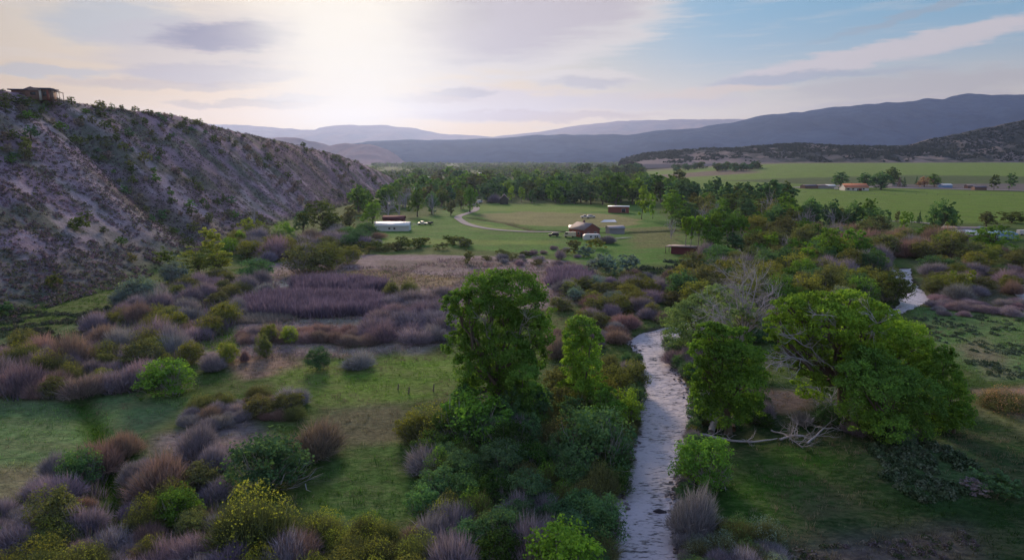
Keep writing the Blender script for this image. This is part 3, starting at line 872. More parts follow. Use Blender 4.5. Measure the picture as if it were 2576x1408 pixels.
def both(name, crown, trunk, mats):
    V, F, v = crown; V2, F2 = trunk
    return mesh_from(name, np.concatenate([V, V2]), np.concatenate([F, F2 + len(V)]), mats, False,
                     np.concatenate([v, np.full(len(F2), 0.5)]), None, np.concatenate([np.zeros(len(F)), np.ones(len(F2))]))
for kind, nv, n, sz, r0, fk in (('cot', 5, 5200, 0.034, 0.030, 0.30), ('full', 4, 5200, 0.034, 0.026, 0.2), ('pop', 3, 3600, 0.046, 0.03, 0.15), ('asp', 3, 2600, 0.050, 0.022, 0.45)):
    CR[kind], TR[kind] = [], []
    for i in range(nv):
        L = rand_lobes(100 * len(kind) + i * 7 + n, kind)
        V, F, v = crown_geo(i + n, L, n, sz)
        CR[kind].append(mesh_from(kind + '_crown', V, F, [M_LEAF], False, v))
        V, F = limbs_geo(i + 3, L, r0, fk, 2)
        TR[kind].append(mesh_from(kind + '_trunk', V, F, [M_PALEBARK if kind == 'asp' else M_BARK], True))
for kind, nv, n, sz in (('cot', 5, 1700, 0.072), ('full', 4, 1700, 0.072), ('pop', 3, 700, 0.10), ('asp', 3, 700, 0.09)):
    ONE[kind] = []
    for i in range(nv):
        L = rand_lobes(900 + 31 * i + n, kind)
        ONE[kind].append(both(kind + '_tree', crown_geo(i, L, n, sz), limbs_geo(i, L[:5], 0.026, 0.3, 0, 4), [M_LEAF, M_PALEBARK if kind == 'asp' else M_BARK]))
CR['wil'], TR['wil'] = [], []
for i in range(6):
    L = rand_lobes(5000 + i, 'dome')
    V, F, v = crown_geo(i + 77, L, 6800, 0.037, clump=0.34, inner=0.72)
    CR['wil'].append(mesh_from('willow_foliage', V, F, [M_LEAF], False, v))
    V, F, v = fan_geo(i + 50, 260, 0.12, 0.95, 0.92, 0.005)
    TR['wil'].append(mesh_from('willow_stems', V, F, [M_PALEBARK], False, v))
CR['tips'] = []   # leafy only towards the shoot tips
for i in range(5):
    rng = np.random.default_rng(i + 300)
    n = 2300
    a = rng.random(n) * 6.283; rr = rng.random(n) ** 0.5
    lob = 1 + 0.22 * np.sin(a * 3 + i) + 0.12 * np.sin(a * 5 + 2 * i)
    r_ = 0.50 * rr * lob
    z = np.sqrt(np.clip(1 - rr ** 2 * 0.94, 0, 1)) * (0.72 + 0.32 * vnoise(np.cos(a) * rr * 5 + 9, np.sin(a) * rr * 5 + 9, i)) - 0.42 * rng.random(n) ** 1.6
    C = np.column_stack([np.cos(a) * r_, np.sin(a) * r_, np.clip(z, 0.03, 1.1)])
    N = np.column_stack([np.cos(a) * rr, np.sin(a) * rr, np.full(n, 0.6)])
    V, F, v = leaves(rng, C, N, 0.023, 0.2 + 0.8 * rng.random(n))
    CR['tips'].append(mesh_from('shoot_leaves', V, F, [M_LEAF], False, v))
BARE = []
for i in range(6):
    V, F, v = fan_geo(i + 500, 3400, 0.20, 1.0, 1.0, 0.0042, irregular=0.6, lobes=8)
    BARE.append(mesh_from('bare_willow', V, F, [M_TWIG], False, v))
ONE['bare'] = []
for i in range(4):
    V, F, v = fan_geo(i + 700, 800, 0.18, 1.0, 1.0, 0.010, irregular=0.45, lobes=5)
    ONE['bare'].append(mesh_from('bare_shrub', V, F, [M_TWIG], False, v))
ONE['shrub'] = []
for i in range(5):
    V, F, v = crown_geo(i + 900, rand_lobes(6000 + i, 'dome'), 1150, 0.078, clump=0.32)
    ONE['shrub'].append(mesh_from('leafy_shrub', V, F, [M_LEAF], False, v))
ONE['jun'] = []
for i in range(4):
    L = rand_lobes(7000 + i, 'dome')
    ONE['jun'].append(both('juniper', crown_geo(i + 990, L, 1050, 0.07, clump=0.3), tube([(0, 0, -0.05), (0.03, 0, 0.3), (0, 0, 0.6)], [0.05, 0.04, 0.02], 5), [M_NEEDLE, M_BARK]))
ONE['con'] = []
for i in range(2):
    L = [(0, 0, z, 0.42 * (1.02 - z), 0.42 * (1.02 - z), 0.08) for z in np.arange(0.1, 1.0, 0.07)]
    ONE['con'].append(both('conifer', crown_geo(i + 44, L, 900, 0.08), tube([(0, 0, -0.03), (0, 0, 0.5), (0, 0, 0.98)], [0.04, 0.03, 0.01], 5), [M_NEEDLE, M_BARK]))
DEADM = []
for i in range(3):
    rng = np.random.default_rng(60 + i); acc = []
    for k in range(3):
        twig_geo(rng, np.array([0, 0, 0.0]), np.array([rng.normal() * 0.3, rng.normal() * 0.3, 1.0]), 3, 0.42, 0.55, 0.04, 0.016, acc)
    V, F = join(acc); V[:, 2] /= V[:, 2].max(); V[:, :2] /= max(np.ptp(V[:, 0]), np.ptp(V[:, 1]))
    DEADM.append(mesh_from('bare_tree', V, F, [M_DEAD], False, np.full(len(F), 0.5)))

# palette (albedo)
T = dict(
    dk=(0.060, 0.120, 0.036), md=(0.122, 0.240, 0.050), br=(0.190, 0.325, 0.055), yl=(0.240, 0.285, 0.062), ol=(0.190, 0.212, 0.066),
    bl=(0.165, 0.235, 0.255), pl=(0.205, 0.310, 0.140), ma=(0.300, 0.248, 0.325), gr=(0.285, 0.270, 0.345), bn=(0.285, 0.215, 0.205),
    pk=(0.320, 0.235, 0.255), og=(0.152, 0.169, 0.081), sg=(0.260, 0.320, 0.250), jn=(0.112, 0.150, 0.053), tn=(0.360, 0.250, 0.190), te=(0.100, 0.195, 0.100),
    hb=(0.225, 0.385, 0.075), hm=(0.140, 0.275, 0.070))
ADJ = dict(dk='dark green', md='mid green', br='bright green', yl='yellow-green', ol='olive green', bl='blue-green', pl='pale green',
           ma='mauve', gr='grey-mauve', bn='brown', pk='pinkish tan', og='dull olive', hb='bright green', hm='green', sg='silvery green', jn='dark olive', tn='tan', te='deep green')
COUNT = {}
def jit(c, r, a=0.14):
    k = 1 + r.uniform(-a, a)
    return tuple(max(0.005, x * k * (1 + r.uniform(-a, a) * 0.5)) for x in c) + (1.0,)
RD = random.Random(5)
def put(kind, x, y, w, h, tint, label, cat, group=None, parts=True, z=None, rot=None, name=None):
    if kind == 'cot' and y > 450: kind = RD.choice(('cot', 'full', 'full'))
    """one plant as one thing; w and h in metres"""
    z = h1(x, y) if z is None else z
    col = jit(T[tint], RD)
    k = RD.randrange(60)
    names = dict(cot='cottonwood_tree', full='cottonwood_tree', pop='poplar_tree', asp='aspen_tree', wil='willow_shrub', tips='budding_willow', bare='leafless_willow',
                 shrub='shrub', jun='juniper', con='spruce_tree', dead='dead_tree')
    nm = name or ('leafless_bush' if kind == 'bare' and tint in ('bn', 'pk') else names[kind])
    rot = RD.random() * 6.283 if rot is None else rot
    if kind in ('jun', 'con', 'shrub') or (kind == 'bare') or not parts or kind == 'dead':
        if kind == 'bare': me = (BARE if parts else ONE['bare'])
        elif kind == 'dead': me = DEADM
        elif kind in ('wil', 'tips'): me = ONE['shrub']
        else: me = ONE[kind]
        o = link(nm, me[k % len(me)])
        o.color = col
    else:
        o = link(nm, None)
        o.empty_display_size = 0.2
        if kind == 'tips':
            c = link('foliage', CR['tips'][k % len(CR['tips'])], o); t = link('stems', BARE[k % len(BARE)], o)
            t.color = jit(T['og'], RD)
            t.scale = (0.97, 0.97, 0.95)
        elif kind == 'wil':
            c = link('foliage', CR['wil'][k % len(CR['wil'])], o); t = link('stems', TR['wil'][k % len(TR['wil'])], o)
        else:
            c = link('crown', CR[kind][k % len(CR[kind])], o); t = link('trunk', TR[kind][k % len(TR[kind])], o)
        c.color = col
    o.location = (x, y, z - 0.05)
    o.rotation_euler = (0, 0, rot)
    o.scale = (w, w, h)
    tag(o, label, cat, group)
    return o
def pput(kind, px, py, wpx, hpx, tint, label, cat, group=None, parts=None, name=None, sink=0.0):
    if kind == 'shrub' and tint == 'bl' and 1490 < px < 1600 and py > 660: wpx *= 1.25; hpx *= 1.35
    x, y, z = gp(px, py)
    dist = math.hypot(y, CAM_Z - z)
    w = wpx / FPX * dist * 1.04; h = hpx / FPX * dist * 1.03
    if parts is None: parts = wpx > 38 and kind not in ('jun', 'con')
    return put(kind, x, y, w, h, tint, label, cat, group, parts, z, None, name)

# ================================================================== the large trees, lobe by lobe
def hero(name, base, lobes, n, size, tint, label, cat='tree', r0=0.5, fork=None, seed=1, deep=0.6, bark=None, bare_n=0, twigs=3, clump=0.30, trans=None):
    bx, by, bz = gp(*base)
    rng = np.random.default_rng(seed)
    Ls = []
    for l in lobes:
        px, py, rx, ry = l[:4]
        d = ray(px, py)
        dy = (l[4] if len(l) > 4 else rng.uniform(-deep, deep) * rx / FPX * by * 1.6)
        t = (by + dy) / d[1]
        k = t / FPX
        Ls.append((d[0] * t - bx, dy, CAM_Z + d[2] * t - bz, rx * k, rx * k * 0.95, ry * k))
    Ls = np.array(Ls)
    o = link(name, None); o.location = (bx, by, bz - 0.1)
    tag(o, label, cat)
    V, F, v = crown_geo(seed + 7, Ls, n, size, clump=clump, zmin=0.3)
    c = link('crown', mesh_from('crown', V, F, [M_LEAF], False, v), o); c.color = T[tint] + (1,)
    V, F = limbs_geo(seed, Ls, r0, fork or Ls[:, 2].min() * 0.8 + 1, twigs)
    link('trunk', mesh_from('trunk', V, F, [bark or M_BARK], True), o)
    return o, (bx, by, bz)
def branches(parent, origin, specs, mat, name='dead_branch', w0=0.11, seed=4, depth=2, join_all=True):
    """bare limbs drawn through real points at the tree's own distance"""
    rng = np.random.default_rng(seed)
    bx, by, bz = origin
    for sp in specs:
        (x0, y0), (x1, y1), dy, size = sp
        pts = []
        for (px, py, q) in ((x0, y0, 0), (x1, y1, dy)):
            d = ray(px, py); t = (by + q) / d[1]
            pts.append(np.array([d[0] * t - bx, q, CAM_Z + d[2] * t - bz]))
        acc = []
        c = curve(pts[0], pts[1], 0.08, rng, 7, 0.03)
        acc.append(tube(c, np.linspace(w0, w0 * 0.35, 7), 5))
        L = np.linalg.norm(pts[1] - pts[0])
        ax = (pts[1] - pts[0]) / L
        for k in range(2, 7):
            for _ in range(2):
                nd = ax * 0.7 + rng.normal(size=3) * 0.6; nd /= np.linalg.norm(nd)
                twig_geo(rng, c[k], nd, depth, L * size * (0.4 + 0.4 * rng.random()), 0.45, 0.02, w0 * 0.35, acc)
        V, F = join(acc)
        link(name, mesh_from(name, V, F, [mat], False), parent)

# centre cottonwood
o, og = hero('cottonwood_tree', (1262, 1075), [
    (1225, 725, 62, 50), (1290, 735, 80, 58), (1340, 775, 52, 50), (1180, 760, 48, 42), (1240, 800, 75, 60), (1310, 830, 70, 60), (1360, 835, 34, 50),
    (1148, 765, 38, 32), (1165, 810, 42, 40), (1200, 860, 60, 50), (1270, 890, 66, 55), (1345, 890, 38, 45), (1150, 865, 38, 32), (1185, 925, 50, 40), (1250, 950, 55, 50), (1215, 985, 50, 50), (1175, 985, 30, 45), (1290, 985, 40, 55)],
    46000, 0.29, 'md', 'tallest dark green cottonwood in the middle, left of the river', r0=0.55, fork=5.5, seed=21, clump=0.27)
branches(o, og, [((1235, 960), (1170, 870), 1.5, 0.4), ((1240, 900), (1215, 800), -3.5, 0.35), ((1290, 880), (1330, 800), -3.2, 0.35), ((1250, 1010), (1185, 1000), -2.5, 0.4)], M_PALEBARK, w0=0.10, seed=9)
hero('poplar_tree', (1322, 1090), [(1318, 905, 30, 34), (1316, 950, 42, 40), (1325, 1000, 48, 45), (1318, 1045, 46, 40), (1345, 1010, 32, 45)], 11000, 0.28, 'hm', 'slender dark green poplar directly right of the tallest cottonwood trunk', r0=0.22, fork=2.0, seed=31)
hero('cottonwood_tree', (1462, 1040), [(1462, 825, 40, 32), (1440, 850, 28, 30), (1490, 850, 26, 32), (1462, 880, 44, 34), (1440, 920, 30, 30), (1478, 925, 34, 34), (1455, 970, 34, 36), (1462, 1010, 30, 30)], 17000, 0.27, 'hb', 'slim light green cottonwood between the tallest tree and the river', r0=0.24, fork=3, seed=41)
# right bank group
hero('cottonwood_tree', (1742, 905), [(1700, 800, 40, 28), (1735, 785, 42, 30), (1765, 765, 40, 28), (1740, 820, 50, 34), (1790, 800, 46, 34), (1705, 840, 36, 30), (1760, 850, 46, 36), (1830, 765, 48, 32), (1850, 740, 34, 26), (1800, 735, 30, 22)], 20000, 0.26, 'pl', 'pale green loose-crowned cottonwood leaning over the river bend', r0=0.35, fork=3, seed=51)
o, og = hero('half_dead_cottonwood', (1872, 1000), [(1850, 800, 36, 22), (1880, 780, 28, 20), (1905, 810, 26, 18), (1845, 835, 26, 18)], 2600, 0.26, 'pl', 'half dead cottonwood with a bare grey top and dark forked trunk', r0=0.34, fork=9.5, seed=61, twigs=4)
branches(o, og, [((1868, 860), (1905, 705), 0.5, 0.42), ((1868, 860), (1945, 735), 1.5, 0.42), ((1866, 860), (1790, 760), -1.0, 0.42), ((1868, 850), (1870, 700), -0.5, 0.4), ((1875, 850), (1925, 770), -1.5, 0.4), ((1860, 855), (1800, 830), -2.0, 0.4), ((1868, 845), (1845, 715), 0.8, 0.42), ((1872, 845), (1960, 765), -0.6, 0.4), ((1862, 850), (1780, 790), 1.0, 0.42), ((1870, 840), (1890, 700), 1.6, 0.4)], M_DEAD, w0=0.13, seed=19, depth=3)
hero('cottonwood_tree', (1832, 1092), [(1790, 835, 38, 26), (1820, 850, 40, 30), (1862, 845, 30, 24), (1770, 880, 38, 32), (1815, 905, 52, 42), (1870, 900, 50, 40), (1760, 930, 34, 36), (1900, 930, 34, 40), (1800, 965, 50, 45), (1862, 970, 56, 48), (1770, 1000, 34, 40), (1830, 1030, 52, 40), (1880, 1020, 36, 34)], 30000, 0.27, 'md', 'dense dark green cottonwood beside the river, front left of its grove', r0=0.45, fork=4, seed=71)
o, og = hero('cottonwood_tree', (2118, 1062), [
    (1985, 775, 44, 30), (1960, 815, 34, 30), (2020, 765, 42, 30), (2010, 820, 54, 40), (2065, 765, 40, 32), (2140, 762, 46, 34), (2180, 790, 44, 36), (2085, 810, 64, 46), (2150, 830, 66, 48), (2215, 810, 44, 38),
    (2000, 860, 44, 36), (2040, 885, 48, 40), (2075, 935, 46, 40), (1975, 905, 34, 26), (2040, 965, 40, 40), (2225, 860, 54, 46), (2280, 850, 50, 40), (2300, 890, 46, 46), (2170, 890, 60, 48), (1955, 860, 30, 26), (2250, 930, 60, 50), (2310, 950, 40, 50), (2110, 875, 50, 38), (2330, 920, 26, 40)],
    52000, 0.29, 'br', 'broadest green cottonwood of the grove right of the river', r0=0.75, fork=6.0, seed=81, clump=0.26)
branches(o, og, [((2085, 940), (1990, 840), -3.5, 0.4), ((2060, 930), (1960, 900), -4.5, 0.42), ((2050, 900), (1925, 925), -4.0, 0.42), ((2110, 870), (2070, 790), -5.0, 0.3), ((2180, 900), (2200, 800), -5.0, 0.3), ((2150, 985), (2130, 930), -3.0, 0.3)], M_DEAD, w0=0.12, seed=29)
hero('cottonwood_tree', (2118, 905), [(2112, 745, 28, 26), (2090, 765, 22, 22), (2140, 770, 30, 26), (2115, 790, 36, 26)], 4200, 0.28, 'sg', 'silvery green cottonwood top rising behind the broadest crown', r0=0.25, fork=8, seed=91)
hero('cottonwood_tree', (2245, 1112), [(2165, 905, 36, 36), (2150, 950, 42, 40), (2200, 920, 48, 40), (2250, 960, 56, 45), (2195, 985, 58, 48), (2170, 1035, 52, 42), (2260, 1020, 60, 50), (2320, 1000, 46, 48), (2330, 1050, 40, 40), (2230, 1070, 50, 36), (2290, 1075, 44, 32)], 30000, 0.26, 'hm', 'deep green drooping cottonwood in front, right side of the grove', r0=0.4, fork=3.5, seed=101)
hero('cottonwood_tree', (2398, 1090), [(2378, 895, 22, 24), (2372, 925, 28, 30), (2385, 965, 34, 34), (2395, 1005, 40, 36), (2375, 1045, 40, 34), (2415, 1045, 30, 30)], 13000, 0.25, 'md', 'slim light green tree at the far right end of the grove', r0=0.2, fork=2.5, seed=111)
# dead wood on the ground
def ground_wood(name, label, cat, specs, mat=M_DEAD, seed=3):
    rng = np.random.default_rng(seed)
    bx, by, bz = gp(*specs[0][0][0])
    acc = []
    for pts, r_, lift, tw, sz in specs:
        P = []
        n = len(pts)
        for k, p in enumerate(pts):
            x, y, z = gp(*p); P.append((x - bx, y - by, z - bz + lift * math.sin(math.pi * k / (n - 1)) + r_ * 0.8))
        P = np.array(P)
        tt = np.linspace(0, 1, 14); q = np.stack([np.interp(tt, np.linspace(0, 1, n), P[:, i]) for i in range(3)], -1)
        for _ in range(2): q[1:-1] = .25 * q[:-2] + .5 * q[1:-1] + .25 * q[2:]
        q[1:-1] += rng.normal(size=(12, 3)) * 0.05
        acc.append(tube(q, np.linspace(r_, r_ * 0.3, 14), 7))
        ax = q[-1] - q[0]; L = np.linalg.norm(ax); ax /= L
        for _ in range(tw):
            k = rng.integers(3, 14)
            nd = ax * 0.5 + rng.normal(size=3) * 0.6; nd[2] = abs(nd[2]) * 0.7; nd /= np.linalg.norm(nd)
            twig_geo(rng, q[k], nd, 2, L * sz * (0.5 + rng.random() * 0.6), 0.5, 0.0, r_ * 0.3, acc)
    V, F = join(acc)
    o = link(name, mesh_from(name, V, F, [mat], True)); o.location = (bx, by, bz)
    return tag(o, label, cat)
ground_wood('fallen_log', 'long pale curved log lying on the grass below the grove', 'log', [([(1745, 1092), (1790, 1104), (1850, 1114), (1905, 1114), (1955, 1106)], 0.22, 0.0, 4, 0.12)], seed=5)
ground_wood('driftwood', 'grey driftwood log end jutting into the river at its right bank', 'driftwood', [([(1700, 1083), (1722, 1090), (1745, 1094)], 0.26, 0.2, 4, 0.3)], M_PALEBARK, seed=6)
ground_wood('stump', 'split grey stump with torn roots under the dense cottonwood', 'stump', [([(1788, 1095), (1800, 1078), (1812, 1058)], 0.45, 0.9, 4, 0.25), ([(1785, 1092), (1795, 1070), (1820, 1062)], 0.3, 0.6, 2, 0.25)], seed=7)
ground_wood('broken_trunk', 'short broken tan trunk behind the split grey stump', 'stump', [([(1842, 1088), (1836, 1068), (1828, 1055)], 0.5, 0.7, 2, 0.2)], simple('torn_wood', (0.30, 0.19, 0.13), 0.95), seed=8)
ground_wood('fallen_branches', 'tangle of pale fallen branches below the broadest cottonwood', 'branches', [([(1960, 1110), (2000, 1104), (2050, 1108)], 0.15, 0.4, 9, 0.45), ([(1940, 1085), (1975, 1100), (2020, 1130)], 0.12, 0.3, 8, 0.4), ([(2030, 1120), (2075, 1095), (2120, 1085)], 0.13, 0.9, 8, 0.45)], seed=9)
ground_wood('fallen_branches', 'big pale fallen limb rising from the dark foot of the broadest cottonwood', 'branches', [([(2040, 1065), (2080, 1045), (2120, 1020)], 0.2, 1.2, 10, 0.4), ([(2070, 1060), (2110, 1055), (2150, 1062)], 0.14, 0.5, 6, 0.4)], seed=10)
ground_wood('fallen_branches', 'thin pale stick pair leaning by the deep green drooping tree', 'branches', [([(2215, 1090), (2232, 1070), (2250, 1100)], 0.08, 1.3, 3, 0.4)], seed=12)
ground_wood('bare_snag', 'dark bare snag leaning out over the river left of the grove', 'branches', [([(1688, 910), (1672, 890), (1655, 870)], 0.12, 0.8, 8, 0.5)], M_BARK, seed=13)

# ================================================================== plants placed one by one
HAND = """
wil 425 990 142 95 md | rounded bright green willow bush in front of the brown thicket, left | willow bush
bare 317 1148 88 84 bn | single round brown leafless bush on the left meadow edge | bush
wil 672 1232 205 150 te | big dark green willow standing left of centre, near foreground | willow bush
tips 650 1385 205 175 yl | big yellow-tipped willow near the bottom edge, left of centre | willow bush
tips 655 1475 110 110 yl | small bright yellow bush cut by the bottom edge | willow bush
bare 405 1245 150 120 bn | brown leafless bush below the round one, beside the ditch | bush
bare 795 1145 150 100 bn | brown leafless bush right of the big dark willow | bush
wil 1420 1500 180 190 br | bright green domed bush cut by the bottom edge beside the river | willow bush
wil 1565 1068 104 96 br | round bright green bush on the left river bank | willow bush
wil 1762 1222 150 130 md | rounded dark green bush with light rim on the right river bank | willow bush
bare 1742 1345 110 150 gr | wispy blue-grey leafless willow below the rounded right bank bush | willow bush
wil 1195 1120 190 140 md | dark green willow in front of the tallest cottonwood | willow bush
tips 1105 1110 170 110 ol | olive yellow willow left of the tallest cottonwood foot | willow bush
wil 1040 1110 90 80 ol | olive bush at the left end of the riverside willows | willow bush
wil 1500 1180 190 165 te | dull teal green willow left of the river, below the round bank bush | willow bush
tips 1110 1330 110 80 yl | yellow-topped bush in the dark lower middle | willow bush
bare 1105 1180 150 90 gr | dark purple leafless bush under the olive willow | bush
wil 575 915 56 60 yl | small yellow-green bush on the tan clearing | bush
bare 612 910 32 38 pk | small reddish leafless bush on the tan clearing | bush
wil 662 900 46 66 og | narrow olive bush right of the tan clearing | bush
wil 678 862 48 52 ol | olive bush at the foot of the mauve reeds, left one | bush
wil 730 862 48 48 yl | yellow bush at the foot of the mauve reeds, right one | bush
wil 803 930 66 62 te | dark teal bush alone at the edge of the pale straw | bush
bare 905 925 90 50 gr | grey leafless bush right of the dark teal one | bush
wil 400 895 86 52 ol | olive topped bush above the rounded bright green willow | bush
wil 432 850 46 34 yl | little yellow bush above the olive topped one | bush
wil 480 915 70 60 ol | yellowish willow right of the rounded bright one | bush
bare 548 930 80 60 gr | grey-mauve bush between the bright willow and the tan clearing | bush
tips 987 752 52 54 ol | olive willow of a pair on the marsh, left one | bush
tips 1031 742 44 50 ol | olive willow of a pair on the marsh, right one | bush
wil 1180 664 32 38 og | lone olive bush on the far edge of the marsh | bush
bare 1268 662 26 16 gr | tiny dark bush right of the lone olive one | bush
shrub 1502 690 56 38 bl | blue-green round bush, leftmost of its row on the meadow | bush
shrub 1540 694 60 40 bl | blue-green round bush, second of its row on the meadow | bush
shrub 1580 690 58 40 bl | blue-green round bush, rightmost of its row on the meadow | bush
shrub 1520 676 50 30 bl | blue-green bush behind the first two of its row | bush
shrub 1442 638 44 40 og | olive bush on the meadow corner below the red house | bush
bare 1410 652 34 30 gr | grey-mauve bush left of the olive one below the red house | bush
shrub 1500 625 50 30 ol | olive yellow bush in front of the white camper | bush
bare 1525 612 46 30 gr | grey leafless bush right of the white camper | bush
shrub 1475 645 50 30 bl | grey-green low bush below the camper | bush
wil 540 682 62 106 yl | tall yellow-green poplar at the foot of the hill | poplar
wil 500 690 100 66 ol | wide olive green willow left under the tall yellow poplar | willow bush
wil 555 690 76 58 yl | yellow-green willow right under the tall yellow poplar | willow bush
wil 440 712 80 56 bl | pale blue-green bush at the hill foot, right of a pair | bush
wil 350 762 110 70 bl | big pale blue-green bush at the hill foot, left of a pair | bush
wil 300 770 50 46 bl | small blue-green bush beside the big pale one | bush
bare 385 775 86 66 gr | grey-mauve willow in front of the blue-green pair | bush
wil 645 705 100 58 te | dark green willow left of the purple reeds | willow bush
bare 700 650 104 74 ma | pale mauve leafless willow among the hill foot willows | willow bush
wil 770 688 130 76 og | dull olive willow, widest at the hill foot | willow bush
wil 830 680 90 74 ol | olive willow right of the widest one | willow bush
wil 880 664 66 52 ol | rounded olive bush at the right end of the hill foot willows | willow bush
wil 625 590 56 50 yl | bright yellow-green tree against the lower hill | tree
wil 605 620 40 50 br | small light green tree left of the bright yellow one | tree
wil 655 590 34 44 yl | narrow yellow-green tree right of the bright yellow one | tree
wil 705 612 60 46 pl | pale green tree at the hill foot above the mauve willow | tree
wil 735 625 46 48 pl | pale yellow-green tree right of the pale one | tree
dead 640 560 70 60 bn | bare grey tree standing on the lower hill | tree
cot 812 592 130 104 jn | large dark green cottonwood at the end of the hill | cottonwood
cot 762 590 60 70 te | deep green cottonwood left of the large dark one | cottonwood
cot 880 580 60 70 og | brownish olive cottonwood left of the pale-topped one | cottonwood
cot 937 568 70 70 br | light green cottonwood behind the long white building | cottonwood
cot 905 520 60 48 jn | dark tree on the flank under the hill end | cottonwood
dead 975 548 66 66 ma | bare purplish tree behind the long white building | tree
dead 1005 545 56 72 gr | bare grey tree right behind the long white building | tree
dead 1090 540 44 60 gr | bare grey tree by the white pickup | tree
cot 1050 545 58 78 md | mid green cottonwood above the white pickup | cottonwood
cot 1086 538 52 66 te | deep green cottonwood right of the mid green one | cottonwood
cot 1020 520 46 60 og | olive cottonwood behind the bare purple trees | cottonwood
cot 1110 520 46 50 jn | dark cottonwood behind the lone round tree | cottonwood
cot 1134 542 38 42 og | lone round tree on the lawn left of the gravel bend | tree
cot 1182 534 54 72 md | full green cottonwood beside the gravel bend | cottonwood
cot 1160 526 40 56 jn | dark cottonwood left behind the full green one by the bend | cottonwood
cot 1205 500 36 40 te | green tree behind the parked white van | tree
cot 1415 513 28 26 br | little light green tree before the dark grove | tree
pop 1287 508 22 36 br | bright narrow tree at the left end of the dark grove | tree
pop 1312 508 22 34 br | second bright narrow tree at the left end of the dark grove | tree
cot 1338 512 30 40 te | dark upright tree right of the bright narrow pair | tree
bare 1245 510 40 26 gr | grey leafless bush beside the dark little shed | bush
cot 1225 508 30 26 br | light green small tree beside the van | tree
pop 1614 552 36 80 br | tall light green tree right of the red flat shed | tree
pop 1642 550 20 60 br | narrow light green tree next to the tall one by the shed | tree
cot 1690 565 92 92 br | broad light green cottonwood right of the red shed | cottonwood
dead 1688 600 50 60 gr | bare grey-blue tree under the broad light green one | tree
cot 1722 520 100 70 te | dark blue-green cottonwood behind the broad light one | cottonwood
cot 1780 520 60 44 jn | dark low tree right of the dark blue-green one | cottonwood
cot 1836 545 110 66 jn | dark flat-topped cottonwood between the belt and the field | cottonwood
cot 1920 566 80 80 jn | dark cottonwood with dead antler limbs on top | cottonwood
cot 1800 570 90 50 md | mid green tree behind the aspen row | cottonwood
cot 1860 572 80 50 md | mid green tree behind the aspen row, right | cottonwood
cot 2040 575 90 90 te | deep green cottonwood cluster left of the field gap | cottonwood
cot 2000 575 70 70 jn | dark cottonwood left in the cluster by the field gap | cottonwood
cot 2085 580 60 84 te | upright deep green tree right in the cluster | cottonwood
cot 2145 580 66 86 te | deep green cottonwood before the field, left of a pair | cottonwood
cot 2182 580 60 90 md | green upright cottonwood before the field, right of a pair | cottonwood
cot 2362 592 92 104 te | lone big dark cottonwood at the field edge, right | cottonwood
cot 2395 588 44 62 md | smaller tree leaning out right of the lone big one | cottonwood
con 2237 560 14 28 te | small young tree by the lane, leftmost | tree
pop 2258 566 14 34 og | thin young tree by the lane, second | tree
pop 2292 566 14 30 md | thin young tree by the lane, third | tree
con 2312 562 18 32 te | small young tree by the lane, last before the big cottonwood | tree
pop 2274 580 26 46 br | light green young poplar in front of the lane | tree
cot 2505 640 130 76 md | spreading green tree before the blue covered stacks | tree
cot 2480 570 60 40 og | flat crowned tree behind the blue covered stacks | tree
cot 2545 560 80 34 jn | dark flat tree at the right edge behind the blue stacks | tree
cot 1932 652 70 74 br | bright green young cottonwood in the right belt | tree
dead 1975 640 40 56 tn | bare tan-grey tree beside the bright young one | tree
cot 2085 670 100 110 br | tall light green cottonwood in the right belt | tree
cot 2140 655 80 96 md | green cottonwood right behind the tall light one | tree
pop 2032 690 46 76 br | slim bright tree left of the tall light cottonwood | tree
cot 1790 646 100 90 md | dense green tree filling in behind the left aspens | tree
cot 1893 652 84 84 og | dull olive tree at the right end of the aspen row | tree
cot 1850 648 80 66 te | round dark green tree in the right belt beside the aspens | tree
dead 2010 600 56 70 ma | bare mauve tree at the back of the right belt | tree
pop 2438 730 26 50 yl | small bright yellow-green poplar right of the second river reach | tree
pop 2392 725 28 44 br | small green poplar left of the bright yellow one | tree
wil 2245 760 90 90 jn | dark rounded willow on the bank of the second river reach | willow bush
cot 2510 478 0 0 te | x | x
cot 2115 472 58 44 te | round dark tree at the left end of the farm | tree
cot 2182 475 62 42 te | round green tree right of the orange-roofed farmhouse | tree
cot 2216 477 78 52 te | biggest rounded tree of the farm | tree
cot 2242 468 56 50 jn | dark tree behind the biggest rounded farm tree | tree
con 2262 470 14 26 pk | dark reddish spruce at the farm, left of a pair | spruce
con 2274 470 14 26 te | dark green spruce at the farm, right of a pair | spruce
con 2305 466 12 24 te | leaning narrow tree left of the pale farm tree | tree
cot 2325 470 44 30 tn | pale tan round tree in the farm's right half | tree
cot 2350 470 48 36 md | round green tree in the farm's right half | tree
pop 2500 478 26 36 jn | ragged dark tree right of the farm, left of a pair | tree
pop 2538 478 26 40 te | ragged green tree right of the farm, right of a pair | tree
shrub 2510 1240 110 60 te | low ragged bush on the right meadow | bush
shrub 2450 1242 60 40 gr | dark violet low bush alone on the right meadow | bush
shrub 10 798 50 44 te | dark green bush at the left edge below the hill | bush
shrub 200 582 52 46 jn | lone dark olive bush on the near spur | bush
shrub 137 724 42 40 jn | lone olive bush low on the hillside, left | bush
shrub 418 668 50 48 jn | lone olive bush at the hill foot above the blue-green ones | bush
shrub 330 660 30 24 og | dull bush low on the near spur | bush
tips 2540 1030 120 60 tn | tan pink willow bush at the right edge | bush
tips 2490 1020 70 44 tn | smaller tan pink bush left of the one at the right edge | bush
"""
